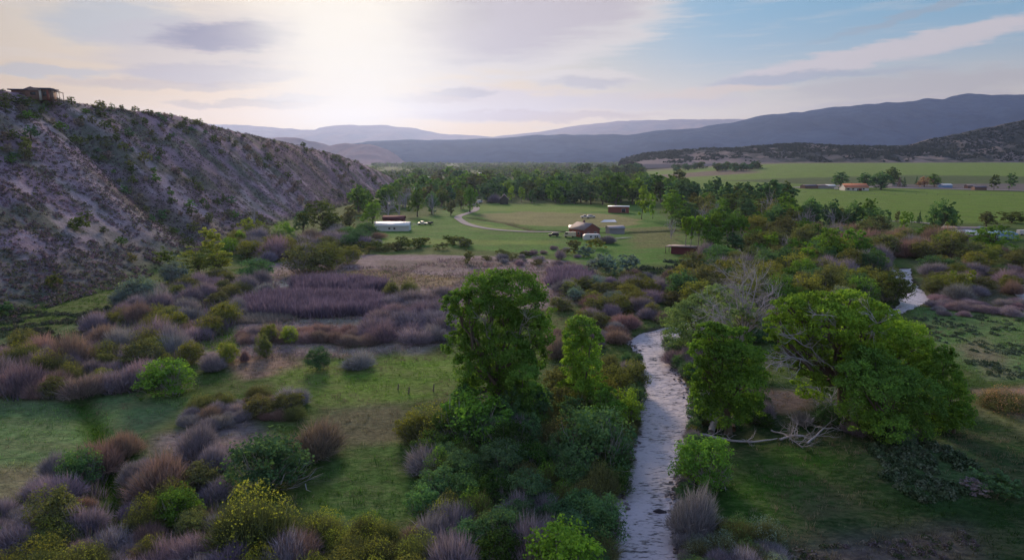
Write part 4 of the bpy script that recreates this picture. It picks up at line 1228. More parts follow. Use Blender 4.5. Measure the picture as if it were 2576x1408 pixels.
for ln in HAND.strip().splitlines():
    a, lab, cat = [q.strip() for q in ln.split('|')]
    if lab == 'x': continue
    k, px, py, w, h, ti = a.split()
    px, py, w, h = map(float, (px, py, w, h))
    nm = None
    if k == 'cot' and not (px > 2490 and w > 100): k = 'full'
    if 'poplar' in lab and k == 'wil': k = 'pop'; nm = 'poplar_tree'
    if cat == 'tree' and k == 'wil': k = 'full'
    if cat == 'bush' and k == 'wil': nm = 'bush'
    if cat == 'bush' and k in ('bare', 'shrub', 'tips'): nm = 'bush'
    pput(k, px, py, w, h, ti, lab, cat, None, None, nm)
ORD = 'first second third fourth fifth sixth seventh eighth ninth tenth eleventh twelfth thirteenth fourteenth'.split()
# nine aspens in a row behind the dark barn
for i, px in enumerate(range(1722, 1870, 17)):
    pput('asp', px + RD.uniform(-3, 3), 642 + RD.uniform(-4, 3), 46, 96 + RD.uniform(-8, 6), 'br' if i < 6 else 'md',
         ('leftmost aspen' if i == 0 else ORD[i] + ' aspen from the barn') + ' in the row of pale-trunked aspens beside the dark red barn', 'aspen', 'row of aspens beside the dark red barn', True)

# ================================================================== thickets: every bush its own object
def pick(r, opts):
    t = sum(o[2] for o in opts); u = r.random() * t
    for o in opts:
        u -= o[2]
        if u <= 0: return o
    return opts[-1]
RANKED = {}
ORD = 'first second third fourth fifth sixth seventh eighth ninth tenth eleventh twelfth thirteenth fourteenth'.split()
def plural(t):
    t = t.replace('bush', 'bushes') if 'bush' in t else (t + 's')
    return t
def proj(o):
    x, y, z = o.location; z -= CAM_Z
    cp, sp = math.cos(PITCH), math.sin(PITCH)
    dpt = y * cp - z * sp
    return CX + x / dpt * FPX, CY - (y * sp + z * cp) / dpt * FPX
def name_ranked():
    for (what, where), L in RANKED.items():
        n = len(L)
        P = {o.name: proj(o) for o in L}
        L.sort(key=lambda o: P[o.name][1], reverse=True)
        rows = 1 if n <= 9 else min(5, -(-n // 9))
        nm = {1: [''], 2: ['front', 'back'], 3: ['front', 'middle', 'back'], 4: ['front', 'second', 'third', 'back'], 5: ['front', 'second', 'middle', 'fourth', 'back']}[rows]
        per = -(-n // rows)
        for k in range(rows):
            R_ = sorted(L[k * per:(k + 1) * per], key=lambda o: P[o.name][0])
            m = len(R_)
            for i, o in enumerate(R_):
                if n == 1: lab = 'only ' + what + ' ' + where
                else:
                    pos = ('leftmost' if i == 0 else 'rightmost' if i == m - 1 else (ORD[i] if i < 14 else '') + ' from left') if m > 1 else ''
                    if m == 3 and i == 1: pos = 'middle'
                    if m > 14 and 0 < i < m - 1: pos = 'further'
                    row = (', ' + nm[k] + ' row,') if nm[k] else ''
                    lab = (pos + ' ' + what + row + ' ' + where).strip()
                if len(lab.split()) > 16: lab = lab.replace('willow bush with young leaves', 'young-leaved willow').replace(' bush,', ',').replace('leafless willow bush', 'leafless willow').replace('leafy willow bush', 'leafy willow')
                if len(lab.split()) > 16: lab = lab.replace(' the ', ' ')
                if len(lab.split()) > 16: lab = lab.replace(' bush', '')
                o['label'] = ' '.join(lab.split()[:16])
def thicket(poly, opts, wr, hr, where, nmax, gap=0.47, what='leafless willow bush', parts=True, cat='willow bush', seed=0, group=None):
    r = random.Random(seed + len(poly) * 13 + nmax)
    if parts: nmax = int(nmax * 1.15)
    P = np.array(poly, float)
    lo, hi = P.min(0), P.max(0)
    got = []; tries = 0
    while len(got) < nmax and tries < nmax * 40:
        tries += 1
        px, py = r.uniform(lo[0], hi[0]), r.uniform(lo[1], hi[1])
        if not inpoly(np.array([px]), np.array([py]), P)[0]: continue
        x, y, z = gp(px, py)
        w = r.uniform(*wr) * (1.12 if parts else 1)
        if z < -0.5 and 40 < y < 240 and x > -20: continue
        if (2235 < px < 2345 and 655 < py < 835) or (2170 < px <= 2235 and 762 < py < 850): continue
        if any((x - a) ** 2 + (y - b) ** 2 < (gap * (w + c) / 2 * 1.15) ** 2 for a, b, c in got): continue
        got.append((x, y, w))
        k, ti, _ = pick(r, opts)
        kindw = {'bare': 'leafless willow bush', 'wil': 'leafy willow bush', 'tips': 'willow bush with young leaves', 'shrub': 'low rounded bush',
                 'cot': 'cottonwood', 'full': 'leafy tree', 'pop': 'slim poplar', 'dead': 'bare leafless tree', 'jun': 'juniper'}[k]
        lab = (f'{ADJ[ti]} {kindw}', where)
        ct = 'willow bush' if k in ('bare', 'wil', 'tips') else ('bush' if k == 'shrub' else ('juniper' if k == 'jun' else 'tree'))
        o = put(k, x, y, w, w * r.uniform(*hr), ti, 'x', ct, plural(f'{ADJ[ti]} {kindw}') + ' ' + where, parts, z)
        RANKED.setdefault(lab, []).append(o)
thicket([(-40, 905), (60, 880), (220, 890), (300, 850), (420, 850), (470, 900), (370, 960), (350, 990), (0, 1008), (-40, 1000)],
        [('bare', 'bn', 2), ('bare', 'ma', 3), ('bare', 'gr', 3), ('bare', 'pk', 1), ('tips', 'ol', 1.6), ('wil', 'og', 1.2), ('wil', 'ol', 0.8)], (3.6, 7.4), (0.58, 0.95), 'in the broad left thicket', 42, seed=1)
thicket([(210, 850), (250, 800), (400, 760), (560, 735), (700, 745), (640, 790), (560, 850), (420, 870)],
        [('bare', 'ma', 3), ('bare', 'gr', 3), ('tips', 'ol', 1.6), ('wil', 'og', 1.4), ('bare', 'bn', 1), ('wil', 'ol', 0.8)], (3.5, 6.8), (0.5, 0.9), 'between the hill foot and the left thicket', 34, seed=2)
thicket([(380, 740), (560, 700), (700, 715), (680, 750), (520, 760), (380, 770)],
        [('bare', 'ma', 3), ('bare', 'gr', 2), ('wil', 'og', 1)], (4.5, 7), (0.6, 0.8), 'under the yellow poplar', 16, seed=3)
thicket([(945, 860), (960, 800), (1000, 770), (1110, 750), (1120, 800), (1120, 850), (1050, 870)],
        [('bare', 'ma', 4), ('bare', 'gr', 2)], (6, 9), (0.5, 0.62), 'in the mounded clump left of the tallest cottonwood', 17, seed=4)
thicket([(600, 848), (800, 835), (930, 850), (930, 872), (760, 860), (620, 866)],
        [('bare', 'pk', 3), ('bare', 'ma', 1)], (3, 4.6), (0.5, 0.7), 'in the reddish strip across the marsh', 26, seed=5)
thicket([(440, 1070), (520, 1015), (640, 1000), (740, 1010), (760, 1070), (640, 1050), (520, 1090)],
        [('bare', 'bn', 2), ('bare', 'gr', 3), ('tips', 'og', 1.5), ('wil', 'og', 1)], (2.2, 4.8), (0.5, 0.7), 'in the dark row behind the big dark willow', 22, seed=6)
thicket([(300, 1230), (400, 1150), (560, 1130), (570, 1250), (560, 1330), (480, 1440), (340, 1440), (330, 1330)],
        [('bare', 'gr', 3), ('bare', 'ma', 2), ('bare', 'bn', 1.5), ('tips', 'ol', 1.6), ('wil', 'og', 1.2), ('wil', 'md', 0.6)], (2.2, 5.2), (0.55, 1.0), 'right of the ditch, lower left', 22, seed=7)
thicket([(-60, 1420), (-60, 1300), (60, 1260), (150, 1180), (240, 1150), (270, 1280), (300, 1400), (300, 1520), (-60, 1520)],
        [('bare', 'gr', 3), ('bare', 'ma', 2), ('bare', 'bn', 1), ('tips', 'ol', 1.8), ('wil', 'og', 1.4), ('wil', 'te', 0.6)], (2.2, 5.4), (0.55, 1.0), 'left of the ditch, lower left corner', 26, seed=8)
thicket([(330, 1420), (560, 1400), (760, 1440), (760, 1540), (330, 1540)],
        [('bare', 'gr', 2), ('tips', 'yl', 1), ('bare', 'ma', 1), ('tips', 'ol', 1)], (3.0, 4.4), (0.7, 0.9), 'along the bottom edge, left', 14, seed=9)
thicket([(740, 1430), (780, 1360), (900, 1340), (1050, 1380), (1080, 1520), (740, 1520)],
        [('tips', 'ol', 2), ('tips', 'yl', 1.2), ('bare', 'bn', 1)], (2.6, 4.2), (0.6, 0.9), 'along the bottom edge, middle', 14, seed=10)
thicket([(1050, 1150), (1150, 1080), (1340, 1070), (1560, 1100), (1580, 1160), (1555, 1230), (1530, 1330), (1520, 1450), (1340, 1440), (1130, 1460), (1060, 1330), (1080, 1200)],
        [('wil', 'te', 4), ('tips', 'md', 2), ('bare', 'gr', 1.2), ('wil', 'dk', 2), ('tips', 'og', 1.2)], (3.2, 5.2), (0.7, 1.0), 'in the dark riverside mass, lower middle', 60, seed=11)
thicket([(1495, 1430), (1548, 1430), (1592, 1150), (1615, 1000), (1602, 900), (1572, 900), (1565, 1100), (1530, 1300)],
        [('wil', 'te', 3), ('wil', 'og', 2), ('bare', 'gr', 1.5), ('tips', 'ol', 1)], (1.6, 2.8), (0.7, 1.1), 'hanging over the left bank of the river', 24, seed=53)
thicket([(1705, 1430), (1703, 1210), (1748, 1060), (1742, 985), (1705, 925), (1730, 920), (1778, 990), (1772, 1060), (1735, 1210), (1745, 1430)],
        [('wil', 'te', 2), ('bare', 'gr', 2), ('wil', 'og', 1)], (1.3, 2.3), (0.6, 1.0), 'hanging over the right bank of the river', 18, seed=54)
thicket([(1130, 1120), (1180, 1060), (1300, 1030), (1440, 1010), (1540, 1040), (1520, 1120), (1400, 1130), (1250, 1150)],
        [('full', 'te', 3), ('full', 'md', 3), ('wil', 'dk', 1)], (4.0, 6.0), (1.0, 1.5), 'filling in round the foot of the tallest cottonwood', 14, gap=0.6, seed=52)
thicket([(1370, 980), (1420, 940), (1560, 930), (1600, 960), (1600, 1050), (1560, 1080), (1400, 1060)],
        [('wil', 'og', 3), ('wil', 'ol', 2), ('wil', 'te', 1)], (3.4, 5.0), (0.8, 1.15), 'behind the round bush on the left bank', 15, seed=12)
thicket([(1390, 860), (1450, 790), (1560, 780), (1660, 780), (1680, 810), (1570, 850), (1520, 900), (1400, 900)],
        [('bare', 'gr', 2), ('bare', 'bn', 2), ('wil', 'og', 2), ('bare', 'pk', 1)], (3.5, 5.5), (0.5, 0.8), 'on the outer bank of the river bend', 24, seed=13)
thicket([(1400, 790), (1420, 720), (1600, 700), (1720, 700), (1720, 770), (1560, 790)],
        [('wil', 'og', 3), ('bare', 'gr', 3), ('wil', 'bl', 1), ('wil', 'ol', 2), ('bare', 'bn', 1)], (4.2, 6.8), (0.5, 0.8), 'between the blue-green bushes and the river bend', 36, seed=14)
thicket([(1690, 745), (1760, 715), (1900, 700), (2060, 705), (2230, 750), (2240, 775), (2000, 780), (1760, 790)],
        [('wil', 'ol', 4), ('wil', 'og', 3), ('wil', 'md', 1), ('wil', 'te', 1)], (6.0, 9.0), (0.75, 1.0), 'in the tall olive belt behind the grove', 42, seed=15)
thicket([(1760, 845), (1900, 822), (2100, 812), (2250, 804), (2300, 800), (2280, 825), (2100, 850), (1800, 870)],
        [('wil', 'te', 2), ('wil', 'og', 2), ('bare', 'gr', 2), ('wil', 'ol', 1)], (3.5, 5.5), (0.7, 0.95), 'on the bank behind the grove', 26, seed=51)
thicket([(1740, 690), (1790, 655), (2000, 660), (2240, 650), (2250, 690), (2050, 705), (1800, 700)],
        [('wil', 'og', 3), ('wil', 'te', 2), ('bare', 'gr', 2), ('full', 'md', 2), ('wil', 'ol', 1)], (6.0, 9.5), (0.75, 1.0), 'in the middle of the right belt', 36, seed=16)
thicket([(1880, 640), (1900, 590), (2100, 590), (2330, 600), (2420, 620), (2380, 655), (2100, 650)],
        [('bare', 'bn', 3), ('wil', 'og', 3), ('bare', 'gr', 2), ('full', 'md', 2), ('wil', 'ol', 1), ('dead', 'gr', 0.6)], (8.0, 13.0), (0.6, 0.95), 'at the back of the right belt', 44, seed=17)
thicket([(2340, 735), (2330, 672), (2300, 655), (2400, 640), (2640, 640), (2640, 700), (2560, 740), (2420, 760)],
        [('bare', 'bn', 2), ('wil', 'og', 3), ('bare', 'gr', 2), ('wil', 'ol', 2), ('bare', 'ma', 1), ('wil', 'te', 1)], (5.0, 8.5), (0.5, 0.75), 'beyond the second river reach, right', 44, seed=18)
thicket([(2310, 790), (2360, 755), (2640, 765), (2640, 790), (2450, 800)],
        [('bare', 'ma', 3), ('bare', 'gr', 1)], (3.0, 5.0), (0.4, 0.55), 'in the low mauve strip along the right meadow', 20, seed=19)
thicket([(1695, 1460), (1715, 1340), (1850, 1330), (1960, 1390), (1980, 1500)],
        [('tips', 'bl', 2), ('bare', 'gr', 3), ('tips', 'te', 1)], (2.2, 3.6), (0.6, 0.85), 'on the right bank at the bottom edge', 16, seed=20)
thicket([(1640, 930), (1680, 880), (1760, 890), (1770, 960), (1735, 960)],
        [('wil', 'te', 2), ('bare', 'gr', 2), ('wil', 'bl', 1)], (2.5, 4.0), (0.7, 1.0), 'on the inside of the river bend', 9, seed=21)
thicket([(1760, 1010), (1900, 1000), (2000, 1060), (2180, 1060), (2380, 1060), (2400, 1100), (2250, 1130), (2080, 1080), (1880, 1080), (1760, 1080)],
        [('wil', 'te', 3), ('wil', 'dk', 2), ('bare', 'gr', 1)], (2.6, 4.2), (0.5, 0.8), 'in the shade under the grove', 18, seed=22)
thicket([(890, 625), (930, 608), (1180, 612), (1180, 632), (1000, 640), (900, 645)],
        [('shrub', 'og', 3), ('shrub', 'jn', 2), ('bare', 'gr', 1)], (4.5, 8.0), (0.4, 0.6), 'on the near edge of the green meadow', 24, parts=False, seed=23)
thicket([(1180, 640), (1420, 625), (1470, 650), (1440, 690), (1240, 665)],
        [('shrub', 'og', 2), ('bare', 'gr', 2), ('bare', 'ma', 2)], (3.0, 6.0), (0.35, 0.5), 'on the marsh edge below the red house', 24, parts=False, seed=24)
thicket([(560, 640), (600, 600), (720, 600), (760, 640), (700, 660), (600, 665)],
        [('wil', 'ol', 2), ('wil', 'og', 3), ('bare', 'gr', 2), ('wil', 'br', 1)], (6, 10), (0.6, 0.85), 'behind the hill foot willows', 18, seed=25)
thicket([(740, 610), (900, 580), (960, 600), (900, 620), (760, 650)],
        [('bare', 'gr', 2), ('wil', 'te', 2), ('bare', 'bn', 1), ('wil', 'og', 2)], (6, 11), (0.5, 0.7), 'around the large dark cottonwood at the hill end', 20, seed=26)
thicket([(1690, 575), (1760, 545), (1960, 560), (2220, 575), (2200, 600), (1900, 600), (1720, 600)],
        [('full', 'md', 3), ('full', 'te', 3), ('dead', 'gr', 0.7), ('full', 'og', 2)], (11, 17), (0.8, 1.2), 'in the tree belt between the aspens and the field', 26, seed=27)
thicket([(1640, 505), (1760, 500), (1990, 520), (1980, 540), (1700, 535)],
        [('cot', 'jn', 3), ('cot', 'te', 3), ('cot', 'md', 1)], (14, 22), (0.8, 1.1), 'in the dark belt along the far field', 22, seed=28, parts=False)
thicket([(1220, 508), (1300, 505), (1400, 512), (1500, 516), (1600, 520), (1640, 505), (1500, 498), (1300, 492)],
        [('cot', 'te', 3), ('cot', 'md', 4), ('cot', 'br', 2), ('cot', 'jn', 1)], (15, 24), (0.75, 1.05), 'in the dark grove behind the hay field', 40, gap=0.42, seed=29, parts=False)
thicket([(900, 545), (1000, 530), (1190, 512), (1200, 500), (1040, 492), (900, 505)],
        [('full', 'te', 2), ('full', 'og', 2), ('dead', 'gr', 0.6), ('full', 'md', 3), ('full', 'br', 1), ('dead', 'ma', 0.4)], (12, 20), (0.8, 1.2), 'in the grove behind the long white building', 34, seed=30, parts=False)
thicket([(1010, 490), (1200, 495), (1640, 495), (1760, 490), (1640, 462), (1300, 455), (1040, 460)],
        [('cot', 'te', 2), ('cot', 'md', 4), ('cot', 'og', 2), ('cot', 'pl', 3), ('cot', 'br', 3)], (16, 28), (0.65, 0.95), 'in the wooded valley floor beyond the fields', 130, gap=0.4, seed=31, parts=False)
thicket([(1450, 443), (1630, 437), (1632, 441), (1450, 447)], [('cot', 'te', 1), ('cot', 'jn', 1)], (26, 40), (0.55, 0.7), 'in the long dark tree line beyond the valley trees', 14, gap=0.3, seed=32, parts=False)
for cx_, w_, n_ in ((1735, 80, 7), (1818, 34, 4), (1880, 70, 7)):
    nm_ = {1735: 'in the left one of three far dark clumps', 1818: 'in the small middle one of three far dark clumps', 1880: 'in the right one of three far dark clumps'}[cx_]
    thicket([(cx_ - w_ / 2, 428), (cx_ + w_ / 2, 422), (cx_ + w_ / 2, 426), (cx_ - w_ / 2, 433)], [('full', 'te', 1), ('full', 'jn', 1)], (18, 26), (0.6, 0.75), nm_, n_ + 9, gap=0.3, seed=33, parts=False)

# hill: junipers and brush, thick in the gullies
def hill_brush():
    r = random.Random(77); n = 0; got = []
    while n < 290:
        y = 150 * (880 / 150) ** r.random(); xf = float(np.interp(y, FTY, FTX)); xr = float(np.interp(y, CRY, CRX))
        t = r.random() ** 0.9 * 0.96
        x = xf + (xr - xf) * t
        if t > 0.88 and r.random() < 0.6: continue
        if x / y < -0.80 or t < 0.04: continue
        dens = float(fbm(x / 22, y / 22, 91, 3)) + (0.20 if t > 0.55 and y < 420 else 0) + (0.22 if abs(y - (262 - 0.35 * (x + 110)) - 14) < 24 and t > 0.15 else 0) - (0.25 if y < 225 else 0)
        if dens < 0.55 + r.random() * 0.12: continue
        w = r.uniform(2.6, 6.4) * (1.1 if y > 400 else 1)
        if any((x - a) ** 2 + (y - b) ** 2 < (0.5 * (w + c)) ** 2 * 0.6 for a, b, c in got): continue
        got.append((x, y, w)); n += 1
        far = y > 420; hi = t > 0.8
        ti = r.choice(['jn', 'jn', 'ol', 'md', 'og', 'te', 'bn'] if not far else ['jn', 'og', 'bn', 'bn'])
        where = 'along the crest of the left hill' if hi else ('on the far reach of the left hill' if far else 'on the near slope of the left hill')
        o = put('jun', x, y, w, w * r.uniform(0.6, 0.95), ti, 'x', 'juniper', f'{ADJ[ti]} junipers {where}', False, None, None, 'juniper')
        RANKED.setdefault((f'{ADJ[ti]} juniper bush', where), []).append(o)
hill_brush()
for i, (px, py, w, h, q) in enumerate(((136, 268, 50, 26, 'under the deck of the ridge house'), (58, 268, 60, 30, 'below the roofs of the ridge house'), (182, 262, 26, 22, 'right of the ridge house, first on the skyline'),
        (256, 274, 24, 26, 'second on the skyline from the ridge house'), (282, 276, 16, 20, 'third on the skyline from the ridge house'), (308, 278, 18, 18, 'fourth on the skyline from the ridge house'),
        (340, 282, 22, 18, 'fifth on the skyline from the ridge house'), (375, 288, 34, 16, 'low and wide on the skyline, sixth from the ridge house'), (432, 296, 16, 14, 'last single one on the skyline before the slope drops'),
        (537, 326, 16, 16, 'upper of a pair on the falling skyline'), (552, 330, 12, 14, 'lower of a pair on the falling skyline'), (612, 344, 16, 12, 'on the falling skyline past the pair'))):
    x, y, z = gp(px, py + 3)
    dist = math.hypot(y, 5)
    put('jun', x, y, w / FPX * dist, h / FPX * dist, 'jn', 'dark juniper ' + q, 'juniper', None, False, None, None, 'juniper')

# ================================================================== ground plants nobody could count
def scatter_stuff(name, label, cat, x, y, s, tall, cols, nleaf, seed, blade=False, lean=0.5):
    rng = np.random.default_rng(seed)
    n = len(x)
    z = height(x, y)
    if blade:
        i = np.repeat(np.arange(n), nleaf); m = len(i)
        a = rng.random(m) * 6.283; rr = rng.random(m) ** 0.5 * s[i] * 0.5
        b = np.column_stack([x[i] + np.cos(a) * rr, y[i] + np.sin(a) * rr, z[i] - 0.05])
        tip = b + np.column_stack([np.cos(a) * rr * lean * 1.5, np.sin(a) * rr * lean * 1.5, tall[i] * (0.5 + 0.7 * rng.random(m))]) + rng.normal(size=(m, 3)) * (0.12 * tall[i])[:, None]
        sd_ = unit(rng, m) * np.array([1, 1, 0.1]); wd = (0.05 + 0.04 * rng.random(m))[:, None] * (0.5 + tall[i][:, None] * 0.35)
        wd = wd * np.clip(y[i][:, None] / 110, 0.8, 3)
        V = np.stack([b - sd_ * wd, b + sd_ * wd, tip], 1).reshape(-1, 3); F = np.arange(3 * m).reshape(m, 3)
        c = cols[i] * (0.65 + 0.7 * rng.random(m))[:, None]
        me = mesh_from(name, V, F, [M_STUFF], False, None, c)
    else:
        i = np.repeat(np.arange(n), nleaf); m = len(i)
        d = unit(rng, m); d[:, 2] = np.abs(d[:, 2])
        C = np.column_stack([x[i] + d[:, 0] * s[i] * 0.45, y[i] + d[:, 1] * s[i] * 0.45, z[i] + d[:, 2] * tall[i] * (0.4 + 0.6 * rng.random(m))])
        V, F, v = leaves(rng, C, d, s[i].mean() * (0.30 if name == 'sagebrush' else 0.26), rng.random(m))
        c = cols[i] * (0.6 + 0.8 * rng.random(m))[:, None]
        me = mesh_from(name, V, F, [M_STUFF], False, None, c)
    return tag(link(name, me), label, cat, None, 'stuff')
def dart(n, x0, x1, y0, y1, rng, logy=True):
    u = rng.random(n)
    y = y0 * (y1 / y0) ** u if logy else y0 + (y1 - y0) * u
    return x0 + (x1 - x0) * rng.random(n), y
def keep_view(x, y, m=0.86):
    return np.abs(x) < m * y + 8
rng = np.random.default_rng(202)
# sagebrush over the hill
x, y = dart(60000, -205, -98, 120, 880, rng)
t, xf, xr = hill_t(x, y)
k = (t > 0.0) & (t < 1.02) & (x > -0.82 * y)
dn = fbm(x / 10, y / 10, 61, 4) + 0.25 * sstep(0.4, 0.0, t)
n3 = fbm((y + 0.25 * x) / 16, x / 60, 69, 4); bare = sstep(0.52, 0.66, 0.55 * n3 + 0.45 * fbm(x / 3.5, y / 3.5, 66, 3))
k &= (dn + 0.25 * rng.random(len(x)) > 0.56) & (bare < 0.75)
x, y = x[k][:15500], y[k][:15500]
pal = np.array([(0.110, 0.115, 0.100), (0.13, 0.135, 0.135), (0.085, 0.10, 0.065), (0.145, 0.115, 0.125), (0.095, 0.125, 0.055)])
s = rng.uniform(0.7, 1.7, len(x)) * (1 + 0.25 * (y > 350))
scatter_stuff('sagebrush', 'grey-green sagebrush covering the left hillside', 'sagebrush', x, y, s, s * 0.6, pal[rng.integers(0, 5, len(x))] * np.array((1.35, 1.1, 1.3)), 14, 5)
# tufts of grass over the near meadows
x, y = dart(130000, -135, 145, 50, 215, rng)
k = keep_view(x, y)
t, _, _ = hill_t(x, y)
k &= (t < 0.05)
x, y = x[k], y[k]
d = np.minimum(sdf(x, y, RIV_POLY), sdf(x, y, RIV2_POLY)); k = d > 0.6
x, y = x[k], y[k]
patch = fbm(x / 3.5, y / 2.0, 111, 3)
k = patch + 0.2 * rng.random(len(x)) > 0.50
x, y = x[k][:34000], y[k][:34000]
c = ground_colour(x, y) * (0.65 + 1.25 * rng.random(len(x)))[:, None]
c = c * np.array([1.05, 1.1, 0.85])
st = (fbm(x / 8, y / 8, 115, 3) + 0.2 * rng.random(len(x)) > 0.68)
c[st] = np.array([0.24, 0.21, 0.14]) * (0.7 + 0.5 * rng.random(st.sum()))[:, None]
s = rng.uniform(0.5, 1.2, len(x))
scatter_stuff('grass', 'tufted grass on the near meadows and river banks', 'grass', x, y, s, rng.uniform(0.16, 0.62, len(x)) ** 1.2, c, 8, 6, True)
# low brushy plants: marsh and right meadow
def in_px(x, y, poly): return inpoly(x, y, np.array([_flat(*p) for p in poly]))
def region(n, poly, seed):
    P = np.array([_flat(*p) for p in poly]); r_ = np.random.default_rng(seed)
    xs = r_.uniform(P[:, 0].min(), P[:, 0].max(), n * 6); ys = r_.uniform(P[:, 1].min(), P[:, 1].max(), n * 6)
    k = inpoly(xs, ys, P); return xs[k][:n], ys[k][:n]
def reeds(name, label, cat, poly, n, colors, tall, seed, width=1.0, nleaf=9, blade=True, prob=None):
    x, y = region(n, poly, seed)
    r_ = np.random.default_rng(seed + 1)
    if prob is not None:
        k = fbm(x / prob[0], y / prob[1], seed, 3) > prob[2]; x, y = x[k], y[k]
    cc = np.array(colors)[r_.integers(0, len(colors), len(x))] * (0.8 + 0.4 * fbm(x / 5, y / 5, seed + 3, 2))[:, None]
    hh = r_.uniform(tall * 0.7, tall * 1.15, len(x)) * (0.6 + 0.8 * fbm(x / 6, y / 6, seed + 9, 3))
    return scatter_stuff(name, label, cat, x, y, r_.uniform(0.8, 1.4, len(x)) * width, hh, cc, nleaf, seed, blade, 0.8)
MAU = [(0.22, 0.175, 0.25), (0.25, 0.19, 0.25), (0.18, 0.15, 0.22)]
reeds('willow_thicket', 'dark purple band of leafless willow across the marsh, nearer one', 'willow thicket', [(600, 770), (680, 752), (800, 748), (960, 755), (975, 775), (940, 792), (820, 800), (640, 795)], 4200, MAU, 2.7, 301, 1.9, 12)
reeds('willow_thicket', 'thin purple band of leafless willow across the marsh, farther one', 'willow thicket', [(735, 722), (850, 712), (960, 716), (990, 728), (900, 738), (760, 738)], 2200, MAU, 2.6, 311, 1.8, 12)
reeds('willow_thicket', 'low purple willow patch right behind the tallest cottonwood', 'willow thicket', [(1380, 720), (1395, 690), (1470, 682), (1490, 700), (1460, 725)], 900, MAU, 2.2, 321, 2.0, 12)
UND = [(0.25, 0.20, 0.26), (0.22, 0.19, 0.25), (0.26, 0.19, 0.18), (0.16, 0.17, 0.10), (0.14, 0.17, 0.08)]
reeds('undergrowth', 'tangled leafless undergrowth between the bushes of the broad left thicket', 'undergrowth', [(-40, 905), (60, 880), (220, 890), (300, 850), (420, 850), (470, 900), (370, 960), (350, 990), (0, 1008), (-40, 1000)], 1500, UND, 2.0, 421, 1.6, 11)
reeds('undergrowth', 'tangled leafless undergrowth between the hill foot and the left thicket', 'undergrowth', [(210, 850), (250, 800), (380, 740), (560, 700), (700, 720), (690, 760), (600, 800), (560, 850), (420, 870)], 2200, UND, 1.9, 431, 1.7, 10)
reeds('undergrowth', 'tangled leafless undergrowth right of the ditch, lower left', 'undergrowth', [(300, 1230), (400, 1150), (560, 1130), (570, 1250), (700, 1440), (480, 1540), (340, 1540), (330, 1330)], 650, UND, 1.3, 441, 1.2, 16)
reeds('undergrowth', 'tangled leafless undergrowth left of the ditch, lower left corner', 'undergrowth', [(-60, 1520), (-60, 1300), (60, 1260), (150, 1180), (240, 1150), (270, 1280), (300, 1400), (300, 1520)], 650, UND, 1.3, 451, 1.2, 16)
reeds('reeds', 'pale straw-coloured reeds in front of the purple band', 'reeds', [(560, 800), (700, 788), (760, 796), (700, 812), (580, 815)], 1100, [(0.36, 0.33, 0.30), (0.30, 0.27, 0.26)], 1.3, 331, 1.2, 8)
reeds('dry_grass', 'reddish dry grass covering the marsh', 'dry grass', [(420, 860), (600, 700), (760, 680), (1150, 650), (1450, 660), (1480, 740), (1130, 860), (900, 905), (560, 905)], 5200, [(0.30, 0.21, 0.21), (0.34, 0.26, 0.24), (0.25, 0.19, 0.21), (0.18, 0.19, 0.11)], 0.9, 341, 1.6, 8, True, (9, 4, 0.44))
reeds('low_brush', 'low grey-green brush on the near right meadow', 'brush', [(2150, 1130), (2300, 1095), (2460, 1170), (2480, 1230), (2330, 1270), (2200, 1190)], 420, [(0.10, 0.15, 0.085), (0.14, 0.18, 0.12), (0.06, 0.10, 0.05)], 0.8, 351, 1.0, 60, False, (2, 2, 0.45))
reeds('low_brush', 'scattered dark brush on the right meadow beyond the grove', 'brush', [(2300, 800), (2600, 780), (2640, 960), (2480, 950), (2380, 880)], 420, [(0.10, 0.14, 0.10), (0.08, 0.12, 0.07)], 0.5, 361, 1.0, 44, False, (5, 3, 0.52))
reeds('low_brush', 'low dark brush on the meadow right of the dark barn', 'brush', [(1600, 690), (1620, 660), (1880, 655), (1900, 680), (1700, 695)], 500, [(0.06, 0.10, 0.05), (0.08, 0.11, 0.08)], 1.2, 371, 1.8, 36, False, (8, 4, 0.5))
reeds('low_brush', 'low green brush along the foot of the left hill', 'brush', [(-20, 900), (-20, 780), (200, 790), (330, 760), (330, 800), (200, 850), (90, 880)], 900, [(0.07, 0.10, 0.06), (0.10, 0.13, 0.08), (0.09, 0.085, 0.08)], 0.7, 381, 1.1, 40, False, (6, 4, 0.46))
reeds('low_brush', 'mauve and straw brush on the bare ground, bottom right', 'brush', [(1990, 1380), (2420, 1335), (2500, 1408), (2200, 1500), (1980, 1480)], 500, [(0.16, 0.13, 0.15), (0.2, 0.18, 0.15), (0.07, 0.1, 0.05)], 0.35, 391, 0.6, 30, False, (1.5, 1.5, 0.5))
reeds('ditch_grass', 'lush green grass along the ditch, lower left', 'grass', [(225, 1060), (265, 1060), (310, 1200), (340, 1330), (350, 1440), (300, 1440), (285, 1300), (240, 1160)], 900, [(0.10, 0.20, 0.02), (0.14, 0.24, 0.03), (0.05, 0.11, 0.02)], 0.6, 401, 0.8, 10)
